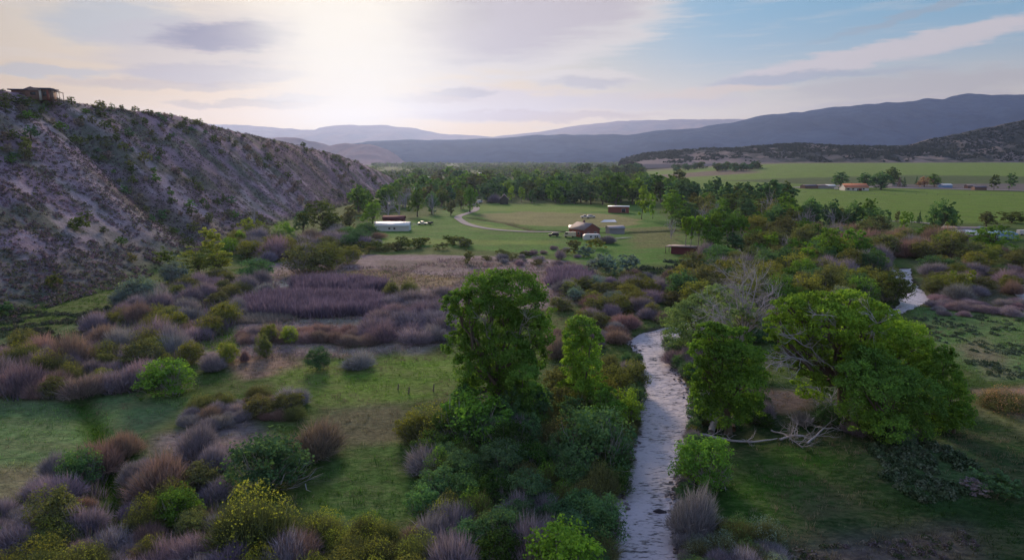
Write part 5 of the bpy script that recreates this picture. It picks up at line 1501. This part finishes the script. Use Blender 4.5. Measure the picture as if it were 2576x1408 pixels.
# far woods that read as one mass
def far_wood(name, label, n, x0, x1, y0, y1, seed, size=(9, 18), cols=((0.08, 0.14, 0.04), (0.11, 0.18, 0.05), (0.14, 0.16, 0.06), (0.13, 0.125, 0.11), (0.18, 0.24, 0.06)), cond=None, tall=0.8, nleaf=28, surf=None):
    r_ = np.random.default_rng(seed)
    y = y0 * (y1 / y0) ** r_.random(n * 3); x = (x0 + (x1 - x0) * r_.random(n * 3)) * y
    k = fbm(x / 90, y / 160, seed, 3) > 0.47
    if cond is not None: k &= cond(x, y)
    x, y = x[k][:n], y[k][:n]
    s = r_.uniform(*size, len(x)); cc = np.array(cols)[r_.integers(0, len(cols), len(x))]
    z = height(x, y) if surf is None else surf(x, y)
    i = np.repeat(np.arange(len(x)), nleaf); m = len(i)
    d = unit(r_, m); d[:, 2] = np.abs(d[:, 2]) * 0.9 + 0.05
    C = np.column_stack([x[i] + d[:, 0] * s[i] * 0.45, y[i] + d[:, 1] * s[i] * 0.45, z[i] + (0.12 + d[:, 2] * 0.85) * s[i] * tall])
    V, F, v = leaves(r_, C, d, float(s.mean()) * 0.22, r_.random(m))
    me = mesh_from(name, V, F, [M_STUFF], False, None, cc[i] * (0.65 + 0.7 * r_.random(m))[:, None])
    return tag(link(name, me), label, 'woodland', None, 'stuff')
far_wood('woodland', 'hazy woodland filling the far valley floor', 2600, -0.20, 0.20, 1150, 3600, 7, cond=lambda x, y: (x / y > -0.21) & ~((x / y > 0.17) & (y < 1900)))
# scrub on the bench hill: heights from the hill's own mesh
def bench_scrub():
    me = BEN.data; n = len(me.vertices); co = np.empty(n * 3, np.float32); me.vertices.foreach_get('co', co); co = co.reshape(-1, 3)
    r_ = np.random.default_rng(5)
    cells = 420; rows = n // cells
    q = []
    ii = r_.integers(0, (rows - 14) - 2, 60000); jj = r_.integers(0, cells - 1, 60000)
    P = co[ii * cells + jj]; Q = co[(ii + 1) * cells + jj + 1]; f = r_.random(60000)[:, None]
    P = P + (Q - P) * f
    t = ii / (rows - 14)
    az = P[:, 0] / P[:, 1]
    dens = fbm(P[:, 0] / 60, P[:, 1] / 60, 9, 3) + 0.5 * (t - 0.45) + 0.10 * (az > 0.34)
    k = (dens > 0.47) & (az < 0.80) & (t > 0.1)
    P = P[k][:5200]
    s = r_.uniform(4.5, 9, len(P))
    nl = 14; i = np.repeat(np.arange(len(P)), nl); m = len(i)
    d = unit(r_, m); d[:, 2] = np.abs(d[:, 2])
    C = P[i] + d * s[i][:, None] * 0.45
    V, F, v = leaves(r_, C, d, 3.6, r_.random(m))
    cc = np.array([(0.030, 0.042, 0.026), (0.04, 0.05, 0.03), (0.05, 0.055, 0.04)])[r_.integers(0, 3, len(P))]
    tag(link('juniper_scrub', mesh_from('juniper_scrub', V, F, [M_STUFF], False, None, cc[i])), 'dark juniper scrub dotted over the low bench hill on the right', 'scrub', None, 'stuff')
bench_scrub()

# stones of the river edge, and the one dark boulder
def stone_geo(rng, c, r):
    u = unit(rng, 14); V = u * (0.75 + 0.4 * rng.random(14))[:, None] * np.array([1, 0.8, 0.55])
    bm = bmesh.new()
    for v in V: bm.verts.new(v * r + c)
    bmesh.ops.convex_hull(bm, input=bm.verts)
    bm.verts.index_update()
    vs = np.array([v.co[:] for v in bm.verts]); fs = [tuple(v.index for v in f.verts) for f in bm.faces]
    bm.free(); return vs, fs
M_STONE = simple('river_stone', (0.16, 0.14, 0.145), 0.8, var=0.4, scale=1.5)
rs = np.random.default_rng(91); Vs, Fs, nn = [], [], 0
for k in range(420):
    side = RIVER_L if rs.random() < 0.45 else RIVER_R
    j = rs.integers(1, 8); f = rs.random()
    a = np.array(_flat(*side[j])); b = np.array(_flat(*side[j + 1]))
    p = a + (b - a) * f + rs.normal(size=2) * 0.45
    v, fc = stone_geo(rs, np.array([p[0], p[1], -0.55 + 0.1 * rs.random()]), rs.uniform(0.10, 0.38))
    Vs.append(v); Fs += [tuple(q + nn for q in t) for t in fc]; nn += len(v)
tag(link('river_stones', mesh_from('river_stones', np.concatenate(Vs), Fs, [M_STONE])), 'small wet stones along both edges of the river', 'stones', None, 'stuff')
x, y, z = gp(1657, 1312)
v, fc = stone_geo(rs, np.zeros(3), 0.75)
o = link('boulder', mesh_from('boulder', v, fc, [simple('dark_stone', (0.035, 0.03, 0.04), 0.6)])); o.location = (x, y, -0.6)
tag(o, 'dark boulder standing in the river near its right bank, low in the picture', 'boulder')
name_ranked()
# ================================================================== buildings and vehicles
M_WHITE = simple('white_siding', (0.62, 0.60, 0.62), 0.6, var=0.06)
M_WROOF = simple('white_metal_roof', (0.78, 0.76, 0.75), 0.4, var=0.05)
M_GLASS = simple('window_glass', (0.03, 0.035, 0.045), 0.15, spec=0.5)
M_RED = simple('red_siding', (0.24, 0.08, 0.065), 0.8)
M_DRED = simple('dark_red_siding', (0.13, 0.035, 0.045), 0.85)
M_BRICK = simple('red_brown_siding', (0.25, 0.085, 0.07), 0.85)
M_BROWN = simple('brown_siding', (0.20, 0.12, 0.10), 0.85)
M_DARKR = simple('dark_roof', (0.10, 0.09, 0.13), 0.8)
M_GREYR = simple('grey_brown_roof', (0.22, 0.18, 0.19), 0.8)
M_ORANGE = simple('orange_roof', (0.50, 0.19, 0.10), 0.8)
M_GREY = simple('grey_siding', (0.30, 0.29, 0.32), 0.8)
M_TRIM = simple('trim', (0.5, 0.48, 0.46), 0.7)
M_TAN = simple('tan_wood', (0.38, 0.27, 0.17), 0.9)
M_BLUE = simple('blue_tarp', (0.22, 0.36, 0.62), 0.6)
M_BLACK = simple('black_paint', (0.02, 0.022, 0.03), 0.35, spec=0.5)
M_SILVER = simple('silver_paint', (0.45, 0.47, 0.50), 0.3, metal=0.3)
M_BEIGE = simple('beige_paint', (0.58, 0.53, 0.40), 0.5)
M_TYRE = simple('tyre', (0.02, 0.02, 0.02), 0.9)
M_WOOD = simple('weathered_wood', (0.16, 0.13, 0.12), 0.95)
def box(cx, cy, cz, sx, sy, sz, ry=0.0):
    x, y, z = sx / 2, sy / 2, sz / 2
    V = np.array([(-x, -y, -z), (x, -y, -z), (x, y, -z), (-x, y, -z), (-x, -y, z), (x, -y, z), (x, y, z), (-x, y, z)])
    if ry:
        c, s_ = math.cos(ry), math.sin(ry)
        V = np.column_stack([V[:, 0], V[:, 1] * c - V[:, 2] * s_, V[:, 1] * s_ + V[:, 2] * c])
    F = np.array([(0, 3, 2, 1), (4, 5, 6, 7), (0, 1, 5, 4), (1, 2, 6, 5), (2, 3, 7, 6), (3, 0, 4, 7)])
    return V + (cx, cy, cz), F
def part(name, shapes, mat, parent, bev=0.0, label=None):
    V, F = join(shapes)
    o = link(name, mesh_from(name, V, F, [mat]), parent)
    if bev:
        b = o.modifiers.new('b', 'BEVEL'); b.width = bev; b.segments = 2
    if label: o['label'] = label
    return o
def root(name, px, py, rot, label, cat, dz=0.0, group=None, dx=0, dy=0):
    x, y, z = gp(px, py)
    o = link(name, None); o.location = (x + dx, y + dy, z + dz); o.rotation_euler = (0, 0, R(rot))
    tag(o, label, cat, group)
    return o
def gwall(w, d, h, rh):
    """walls with gable ends; ridge along x"""
    x, y = w / 2, d / 2
    V = np.array([(-x, -y, -1), (x, -y, -1), (x, y, -1), (-x, y, -1), (-x, -y, h), (x, -y, h), (x, y, h), (-x, y, h), (-x, 0, h + rh), (x, 0, h + rh)], float)
    F = [(0, 1, 5, 4), (2, 3, 7, 6), (1, 2, 6, 9, 5), (3, 0, 4, 8, 7), (4, 5, 9, 8), (6, 7, 8, 9)]
    return V, F
def roofslabs(w, d, h, rh, oh=0.5, th=0.18, lift=0.02):
    a = math.atan2(rh, d / 2); L = math.hypot(d / 2, rh) + oh
    out = []
    for s_ in (-1, 1):
        cy = s_ * (d / 2 + oh * math.cos(a)) / 2; cz = h + rh - (math.hypot(d / 2, rh) + oh) / 2 * math.sin(a)
        out.append(box(0, cy, cz + th / 2 + lift, w + 2 * oh * 0.7, L, th, -s_ * a))
    return out
def house(name, px, py, w, d, h, rh, rot, wall, roof, label, cat='house', wins=(), door=None, chim=None, endwins=(), group=None, dy=0, dz=0.0, seams=0):
    r = root(name, px, py, rot, label, cat, dz, group, 0, dy)
    V, F = gwall(w, d, h, rh)
    wl = link('wall', mesh_from('wall', V, F, [wall]), r)
    rf = part('roof', roofslabs(w, d, h, rh), roof, r)
    a = math.atan2(rh, d / 2)
    for k in range(seams):
        xk = -w / 2 + (k + 0.5) * w / seams
        L = math.hypot(d / 2, rh) + 0.5
        part('seam', [box(xk, -(d / 2 + 0.5 * math.cos(a)) / 2, h + rh - L / 2 * math.sin(a) + 0.23, 0.10, L, 0.08, a)], roof, rf)
    for (x, z, ww, hh) in wins:
        f = part('window', [box(x, -d / 2 - 0.02, z, ww + 0.2, 0.08, hh + 0.2)], M_TRIM, r)
        part('pane', [box(x, -d / 2 - 0.05, z, ww, 0.06, hh)], M_GLASS, f)
    for (y, z, ww, hh) in endwins:
        f = part('window', [box(w / 2 + 0.02, y, z, 0.08, ww + 0.2, hh + 0.2)], M_TRIM, r)
        part('pane', [box(w / 2 + 0.05, y, z, 0.06, ww, hh)], M_GLASS, f)
    if door:
        x, ww, hh = door
        part('door', [box(x, -d / 2 - 0.03, hh / 2, ww, 0.08, hh)], M_BLACK, r)
    if chim: part('chimney', [box(chim[0], chim[1], h + rh + 0.4, 0.7, 0.7, 1.6)], M_BROWN, r)
    return r
def wheels(r, xs, y, rad=0.36, wd=0.24):
    a = np.linspace(0, 2 * np.pi, 14, endpoint=False)
    for x in xs:
        for s_ in (-1, 1):
            P = [(x, s_ * y - wd / 2, rad), (x, s_ * y + wd / 2, rad)]
            V, F = tube(P, [rad, rad], 14)
            n = len(V) // 2
            F = [tuple(q) for q in F] + [tuple(range(n)), tuple(reversed(range(n, 2 * n)))]
            link('wheel', mesh_from('wheel', V, F, [M_TYRE]), r)
def prism(prof, w):
    """side profile (x, z) extruded across y"""
    n = len(prof)
    V = [(x, -w / 2, z) for x, z in prof] + [(x, w / 2, z) for x, z in prof]
    F = [tuple(range(n)), tuple(reversed(range(n, 2 * n)))] + [(i, n + i, n + (i + 1) % n, (i + 1) % n) for i in range(n)]
    return V, F
def car(name, px, py, rot, paint, label, kind='suv', cat='car', dx=0, dy=0):
    r = root(name, px, py, rot, label, cat, 0.05, None, dx, dy)
    if kind == 'suv':
        b = [(-2.3, .4), (2.3, .4), (2.35, .85), (2.2, 1.0), (1.1, 1.1), (0.5, 1.65), (-1.9, 1.7), (-2.3, 1.05)]; g = [(0.95, 1.12), (0.45, 1.58), (-1.8, 1.62), (-2.1, 1.12)]
    elif kind == 'pickup':
        b = [(-2.7, .45), (2.6, .45), (2.65, .95), (2.4, 1.1), (1.3, 1.2), (0.8, 1.8), (-0.6, 1.8), (-0.75, 1.15), (-2.7, 1.1)]; g = [(1.15, 1.22), (0.72, 1.72), (-0.5, 1.72), (-0.6, 1.22)]
    else:
        b = [(-2.8, .45), (2.5, .45), (2.6, 1.0), (2.3, 1.25), (1.8, 2.3), (-2.7, 2.4), (-2.8, 1.2)]; g = [(2.1, 1.4), (1.75, 2.1), (0.6, 2.1), (0.6, 1.4)]
    V, F = prism(b, 1.85); o = link('body', mesh_from('body', V, F, [paint]), r); m = o.modifiers.new('b', 'BEVEL'); m.width = 0.07; m.segments = 2
    V, F = prism(g, 1.90); link('windows', mesh_from('windows', V, F, [M_GLASS]), r)
    wheels(r, (-1.5, 1.55), 0.85)
    return r
# long white building, red barn behind it, rail fence at its end
house('long_white_building', 990, 580, 16.0, 6.4, 2.6, 1.5, -2, M_WHITE, M_WROOF, 'long low white building with bright roof at the edge of the lawn', 'building', [(-1.3, 1.3, 0.9, 0.8), (1.1, 1.3, 0.9, 0.8)], seams=12)
house('red_barn', 992, 563, 11.0, 6.0, 2.9, 1.3, -2, M_DRED, M_DRED, 'red barn roof showing behind the long white building', 'barn')
r = root('rail_fence', 1036, 568, 0, 'short white rail fence at the right end of the long white building', 'fence', 0.0)
for k in range(4): part('post', [box(-3 + k * 2, 0, 0.6, 0.14, 0.14, 1.4)], M_WHITE, r)
for z in (0.6, 1.15): part('rail', [box(0, -0.09, z, 6.2, 0.05, 0.14)], M_WHITE, r)
house('garden_shed', 952, 574, 3.0, 3.0, 2.2, 0.8, 10, M_GREY, M_WROOF, 'little grey shed at the left end of the long white building', 'shed')
car('pickup_truck', 1063, 566, 178, M_SILVER, 'silver pickup truck parked on the lawn by the bare trees', 'pickup', 'pickup')
r = root('utility_trailer', 1081, 565, 0, 'black utility trailer behind the silver pickup truck', 'trailer', 0.05)
part('bed', [box(0, 0, 0.7, 3.4, 1.9, 0.2), box(0, -0.95, 1.05, 3.4, 0.08, 0.6), box(0, 0.95, 1.05, 3.4, 0.08, 0.6), box(1.7, 0, 1.05, 0.08, 1.9, 0.6)], M_BLACK, r)
part('tow_bar', [box(-2.2, 0, 0.6, 1.2, 0.12, 0.12)], M_BLACK, r); wheels(r, (0.2,), 1.05, 0.33)
house('travel_trailer', 973, 522, 9.0, 2.6, 2.7, 0.2, -4, M_WHITE, M_WROOF, 'white travel trailer parked among the bare purple trees', 'trailer', [(-2, 1.6, 1.4, 0.7), (2, 1.6, 1.4, 0.7)])
# red house group
house('red_house', 1470, 594, 10.5, 9.0, 3.4, 2.5, -58, M_BRICK, M_GREYR, 'red-brown gabled house standing in the green meadow', 'house', [(-2.5, 1.7, 1.2, 1.1), (1.5, 1.7, 1.2, 1.1)], (3.6, 1.0, 2.1), (-1, 0.5), [(-2.0, 1.7, 1.1, 1.0), (2.0, 1.7, 1.1, 1.0)])
house('porch_wing', 1450, 588, 6.5, 5.0, 2.6, 1.2, -8, M_DRED, M_WROOF, 'low wing with pale roof at the left of the red-brown house', 'building', [(-1.5, 1.4, 1.0, 1.0), (1.2, 1.4, 1.0, 1.0)])
r = root('camper', 1488, 606, 8, 'white rounded camper trailer parked in front of the red-brown house', 'camper', 0.05)
V, F = prism([(-3.6, .5), (3.4, .5), (3.8, 1.2), (3.6, 2.4), (3.0, 2.95), (-2.9, 2.95), (-3.7, 2.3)], 2.4)
o = link('body', mesh_from('body', V, F, [M_WHITE]), r); m = o.modifiers.new('b', 'BEVEL'); m.width = 0.2; m.segments = 3
for x in (-0.6, 1.3, 2.2): part('window', [box(x, -1.22, 1.9, 0.8 if x < 0 else 0.55, 0.06, 0.7)], M_GLASS, r)
wheels(r, (-0.4, 0.5), 1.05, 0.34); part('tow_bar', [box(4.4, 0, 0.55, 1.4, 0.12, 0.12)], M_BLACK, r)
car('dark_car', 1393, 595, 172, M_BLACK, 'dark car parked at the end of the driveway left of the house', 'suv', 'car')
car('beige_van', 1433, 597, 165, M_BEIGE, 'small beige van between the dark car and the red-brown house', 'van', 'van')
house('grey_shed', 1547, 588, 7.5, 5.0, 2.2, 1.0, 14, M_GREY, M_GREY, 'low grey shed on the lawn right of the red-brown house', 'shed')
r = root('stacked_pipes', 1568, 601, 14, 'row of pale pipes lying in the grass right of the camper', 'pipes', 0.1)
for k in range(4):
    V, F = tube([(-5 + k * 1.4, -0.6 + k * 0.5, 0.25 + 0.1 * (k % 2)), (0 + k * 1.4, -0.4 + k * 0.5, 0.25)], [0.16, 0.16], 8); part('pipe', [(V, F)], M_BEIGE, r)
# dark red barn with lean-to
r = house('dark_red_barn', 1722, 638, 8.6, 5.0, 2.7, 0.25, -28, M_DRED, M_GREYR, 'small dark red barn with flat pale roof at the aspen row', 'barn', door=None)
part('side_wall', [box(-4.4, -1.2, 1.2, 0.15, 2.4, 2.6)], M_TAN, r)
part('lean_to', [box(-5.4, 0, 2.55, 2.4, 5.2, 0.14)], M_GREYR, r)
for y in (-2.3, 2.3): part('post', [box(-6.4, y, 1.2, 0.18, 0.18, 2.6)], M_WOOD, r)
part('doorway', [box(-4.32, 0.9, 1.1, 0.1, 1.6, 2.2)], M_BLACK, r)
house('red_shed', 1556, 535, 13.0, 7.0, 4.0, 0.3, -10, M_BRICK, M_WROOF, 'red flat-roofed shed at the right edge of the hay field', 'shed', [(3.2, 1.7, 2.2, 2.2)])
r = root('white_canopy', 1530, 561, 20, 'white tarp canopy spread low on the grass below the red shed', 'canopy', 0.05)
V = [(-5, -0.5, 0.5), (4, -2.2, 0.5), (5, 2.0, 1.4), (-1.5, 2.0, 1.5), (-5, -0.5, 0.42), (4, -2.2, 0.42), (5, 2.0, 1.32), (-1.5, 2.0, 1.42)]
link('sheet', mesh_from('sheet', V, [(0, 1, 2, 3), (7, 6, 5, 4), (0, 4, 5, 1), (1, 5, 6, 2), (2, 6, 7, 3), (3, 7, 4, 0)], [M_WROOF]), r)
for q in ((4.8, 1.8), (-1.4, 1.8), (3.8, -2.0)): part('pole', [box(q[0], q[1], 0.4, 0.1, 0.1, 1.2)], M_GREY, r)
car('white_truck', 1472, 549, 175, M_WHITE, 'white truck parked in the field yard, left of the pair', 'pickup', 'truck')
car('white_car', 1487, 548, 5, M_WHITE, 'white car parked in the field yard, right of the pair', 'suv', 'car')
car('white_van', 1207, 511, 60, M_WHITE, 'white van at the top of the gravel road between trees', 'van', 'van')
house('dark_shed', 1268, 513, 9, 6, 3.6, 3.6, 90, M_BLACK, M_DARKR, 'little dark shed with steep purplish roof left of the dark grove', 'shed')
# farm across the right fields
r = house('farmhouse', 2148, 479, 25, 13, 3.2, 3.8, 0, M_WHITE, M_ORANGE, 'white farmhouse with orange roof among round trees', 'farmhouse', [(-9, 1.7, 2, 1.4), (-4, 1.7, 2, 1.4), (7, 1.7, 2, 1.4)], (1.0, 1.4, 2.2), (-3, 0))
part('porch_roof', [box(-10, -7.6, 2.9, 6, 3, 0.2)], M_WROOF, r); part('garage_door', [box(3.6, -6.56, 1.2, 3.2, 0.1, 2.4)], M_DRED, r)
for i, (px, py, w, wl, rf, lab) in enumerate(((2035, 474, 16, M_BROWN, M_DARKR, 'low dark cattle shed at the far left of the farm'), (2068, 474, 13, M_GREY, M_GREYR, 'grey shed at the farm, second from the left'), (2086, 474, 11, M_GREY, M_WROOF, 'grey shed with pale roof left of the farmhouse'),
        (2250, 468, 13, M_WHITE, M_GREYR, 'small white house behind the reddish spruces of the farm'), (2378, 472, 12, M_BLUE, M_WROOF, 'bluish shed at the right end of the farm'), (2362, 470, 8, M_WHITE, M_DARKR, 'tiny white shed beside the bluish one'),
        (2440, 474, 10, M_BROWN, M_GREYR, 'brown shed alone right of the farm'), (2462, 478, 12, M_BROWN, M_DARKR, 'long low brown pen right of the farm'))):
    house('farm_shed', px, py, w, w * 0.6, 2.8, 1.4, RD.uniform(-12, 12), wl, rf, lab, 'shed')
car('white_car', 2105, 477, 20, M_WHITE, 'white vehicle parked left of the orange-roofed farmhouse', 'van', 'van')
car('white_car', 2432, 472, 0, M_WHITE, 'white vehicle standing right of the farm', 'van', 'van')
# blue covered stacks and sheds at the right edge
for i, (px, py, w, lab) in enumerate(((2520, 600, 11, 'biggest blue tarp covered stack behind the spreading tree'), (2500, 604, 6, 'small blue tarp covered stack, left of the biggest'), (2470, 590, 8, 'blue-grey covered stack, farthest left'))):
    r = root('covered_stack', px, py, 10 * i, lab, 'stack', 0.0)
    V, F = prism([(-w / 2, 0), (w / 2, 0), (w / 2 * 0.9, 2.4), (w * 0.2, 3.4), (-w * 0.25, 3.1), (-w / 2 * 0.95, 2.0)], 6)
    o = link('tarp', mesh_from('tarp', V, F, [M_BLUE]), r); m = o.modifiers.new('b', 'BEVEL'); m.width = 0.4; m.segments = 2
    for k in range(3): part('strap', [box((-0.3 + 0.3 * k) * w, -3.03, 1.1, 0.12, 0.06, 2.1)], M_WHITE, r)
house('pale_greenhouse', 2415, 590, 22, 8, 2.0, 1.6, -14, M_GREY, M_GREYR, 'long pale grey roofed shed by the lone big cottonwood', 'shed')
house('pale_greenhouse', 2440, 600, 15, 7, 2.0, 1.5, -20, M_GREY, M_WROOF, 'shorter pale roofed shed in front of the long one', 'shed')
car('white_car', 2573, 592, 10, M_WHITE, 'white vehicle cut by the right edge near the blue stacks', 'van', 'van')
car('white_car', 2170, 578, 10, M_WHITE, 'white vehicle half hidden by trees near the lane', 'suv', 'car')
# far village
for px, py, lab in ((1116, 441, 'white house far off, leftmost of the distant village'), (1142, 443, 'white house far off, second in the distant village'), (1158, 441, 'white house far off, third in the distant village'), (1184, 449, 'white house in the nearer part of the distant village'),
        (1208, 442, 'white house far off, fifth in the distant village'), (1250, 443, 'white house far off, rightmost of the distant village'), (1078, 453, 'bright white house nearest the hill end'), (1146, 476, 'small white house among trees above the gravel bend'), (1205, 452, 'long pale building amid the distant village')):
    house('village_house', px, py, 9 if 'long' not in lab else 26, 7, 3.0, 2.2, RD.uniform(-20, 20), M_WHITE, M_WROOF, lab, 'house')
# house on the ridge
r = root('ridge_house', 96, 256, 8, 'brown house with low dark roofs on top of the left hill', 'house', -0.3)
part('wall', [box(-6.6, 0, 3.0, 6.5, 7, 4.4), box(-0.6, 0, 3.2, 5.9, 8, 5.0), box(4.8, 0, 3.2, 4.4, 7, 5.2)], M_BROWN, r)
part('roof', [box(-6.4, -0.2, 5.4, 9.0, 9, 0.55), box(4.4, 0, 5.95, 7.2, 9, 0.75)], M_DARKR, r)
V = np.array([(-5.4, -4.6, 5.1), (4.2, -4.6, 5.1), (-0.6, -4.6, 6.9), (-5.4, 4.6, 5.1), (4.2, 4.6, 5.1), (-0.6, 4.6, 6.9)], float)
link('gable', mesh_from('gable', V, [(0, 1, 2), (5, 4, 3), (0, 2, 5, 3), (2, 1, 4, 5), (1, 0, 3, 4)], [M_GREYR]), r)
part('porch_column', [box(3.2, -3.8, 3.2, 0.9, 0.9, 5.2)], M_TRIM, r); part('porch_column', [box(6.6, -3.8, 3.0, 0.8, 0.8, 5.0)], M_BRICK, r)
part('window', [box(0.0, -4.03, 3.6, 2.4, 0.08, 1.4)], M_GLASS, r); part('window', [box(5.0, -3.53, 3.6, 1.8, 0.08, 2.0)], M_GLASS, r)
V, F = tube([(7.6, -2.5, 5.3), (9.6, -2.5, 4.9), (11.2, -2.5, 4.3)], [0.18, 0.18, 0.18], 6); part('pergola_beam', [(V, F)], M_WOOD, r)
V, F = tube([(7.6, 1.5, 5.3), (9.6, 1.5, 4.9), (11.2, 1.5, 4.3)], [0.18, 0.18, 0.18], 6); part('pergola_beam', [(V, F)], M_WOOD, r)
for x, zt in ((8.2, 5.1), (11.0, 4.3)):
    for y in (-2.5, 1.5): part('pergola_post', [box(x, y, zt / 2 - 0.5, 0.22, 0.22, zt + 1.0)], M_WOOD, r)
part('deck', [box(9.2, -0.5, 0.9, 4.6, 5.0, 0.25)], M_WOOD, r)
r.scale = (0.86, 0.86, 0.86)
# posts, irrigation line, fences
for px, py, hh, mt, lab in ((1028, 992, 1.1, M_WOOD, 'leaning dark fence post on the grass left of the tallest cottonwood'), (1090, 985, 1.2, M_WOOD, 'dark fence post nearest the tallest cottonwood'), (1001, 980, 0.9, M_WOOD, 'short dark fence post at the mauve bushes'), (209, 816, 1.9, M_BEIGE, 'pale post standing at the foot of the left hill')):
    x, y, z = gp(px, py)
    V, F = tube([(0, 0, -0.2), (0.06, 0, hh * 0.5), (0.14, 0.02, hh)], [0.11, 0.10, 0.085], 7)
    n7 = len(V)
    o = link('fence_post', mesh_from('fence_post', V, [tuple(q) for q in F] + [tuple(range(n7 - 7, n7))], [mt])); o.location = (x, y, z)
    tag(o, lab, 'post')
r = root('irrigation_line', 1948, 493, 0, 'thin white irrigation pipe lying across the right field behind the dark cottonwoods', 'pipe', 0.0)
a = np.array(gp(1914, 488)) - np.array(r.location); b = np.array(gp(1984, 498)) - np.array(r.location)
V, F = tube([a + (0, 0, 0.9), (a + b) / 2 + (0, 0, 0.9), b + (0, 0, 0.9)], [0.22, 0.22, 0.22], 6); part('pipe', [(V, F)], M_WROOF, r)
for k in range(7):
    q = a + (b - a) * (k + 0.5) / 7
    V, F = tube([q + (0, 0, 0), q + (0, 0, 1.6)], [0.08, 0.08], 5); part('support', [(V, F)], M_GREY, r)
def wire_fence(pts, step, label):
    P = []
    for p, q in zip(pts[:-1], pts[1:]):
        p, q = np.array(_flat(*p)), np.array(_flat(*q)); n = max(1, int(np.hypot(*(q - p)) / step))
        for k in range(n): P.append(p + (q - p) * k / n)
    P = np.array(P); z = height(P[:, 0], P[:, 1]); o0 = (P[0, 0], P[0, 1], z[0])
    r = link('field_fence', None); r.location = o0; tag(r, label, 'fence')
    me = None
    for (x, y), zz in zip(P, z):
        if me is None: me = mesh_from('post', *box(0, 0, 0.6, 0.16, 0.16, 1.5), [M_WOOD])
        link('post', me, r, (x - o0[0], y - o0[1], zz - o0[2]))
    for hz in (0.5, 1.0):
        V, F = tube(np.column_stack([P, z + hz]) - np.array(o0), np.full(len(P), 0.025), 3); part('wire', [(V, F)], M_GREY, r)
wire_fence([(1620, 466), (1800, 474), (2000, 484), (2200, 489), (2576, 492)], 9, 'wire fence along the near edge of the farm strip')
wire_fence([(2180, 556), (2300, 562), (2420, 578), (2576, 600)], 6, 'wire fence beside the lane at the right field edge')

# ================================================================== the air
m, N = newmat('haze_air')
pv = N.n('ShaderNodeVolumePrincipled')
pv.inputs['Color'].default_value = (0.46, 0.60, 0.97, 1)
pv.inputs['Density'].default_value = 4.4e-5
pv.inputs['Anisotropy'].default_value = 0.56
mo = N.n('ShaderNodeOutputMaterial'); N.link(pv.outputs[0], mo.inputs['Volume'])
V, F = box(0, 6000, 420, 34000, 15500, 880)
hz = link('haze', mesh_from('haze', V, F, [m]))
hz['kind'] = 'stuff'; hz['label'] = 'pale blue haze filling the valley air'; hz['category'] = 'haze'
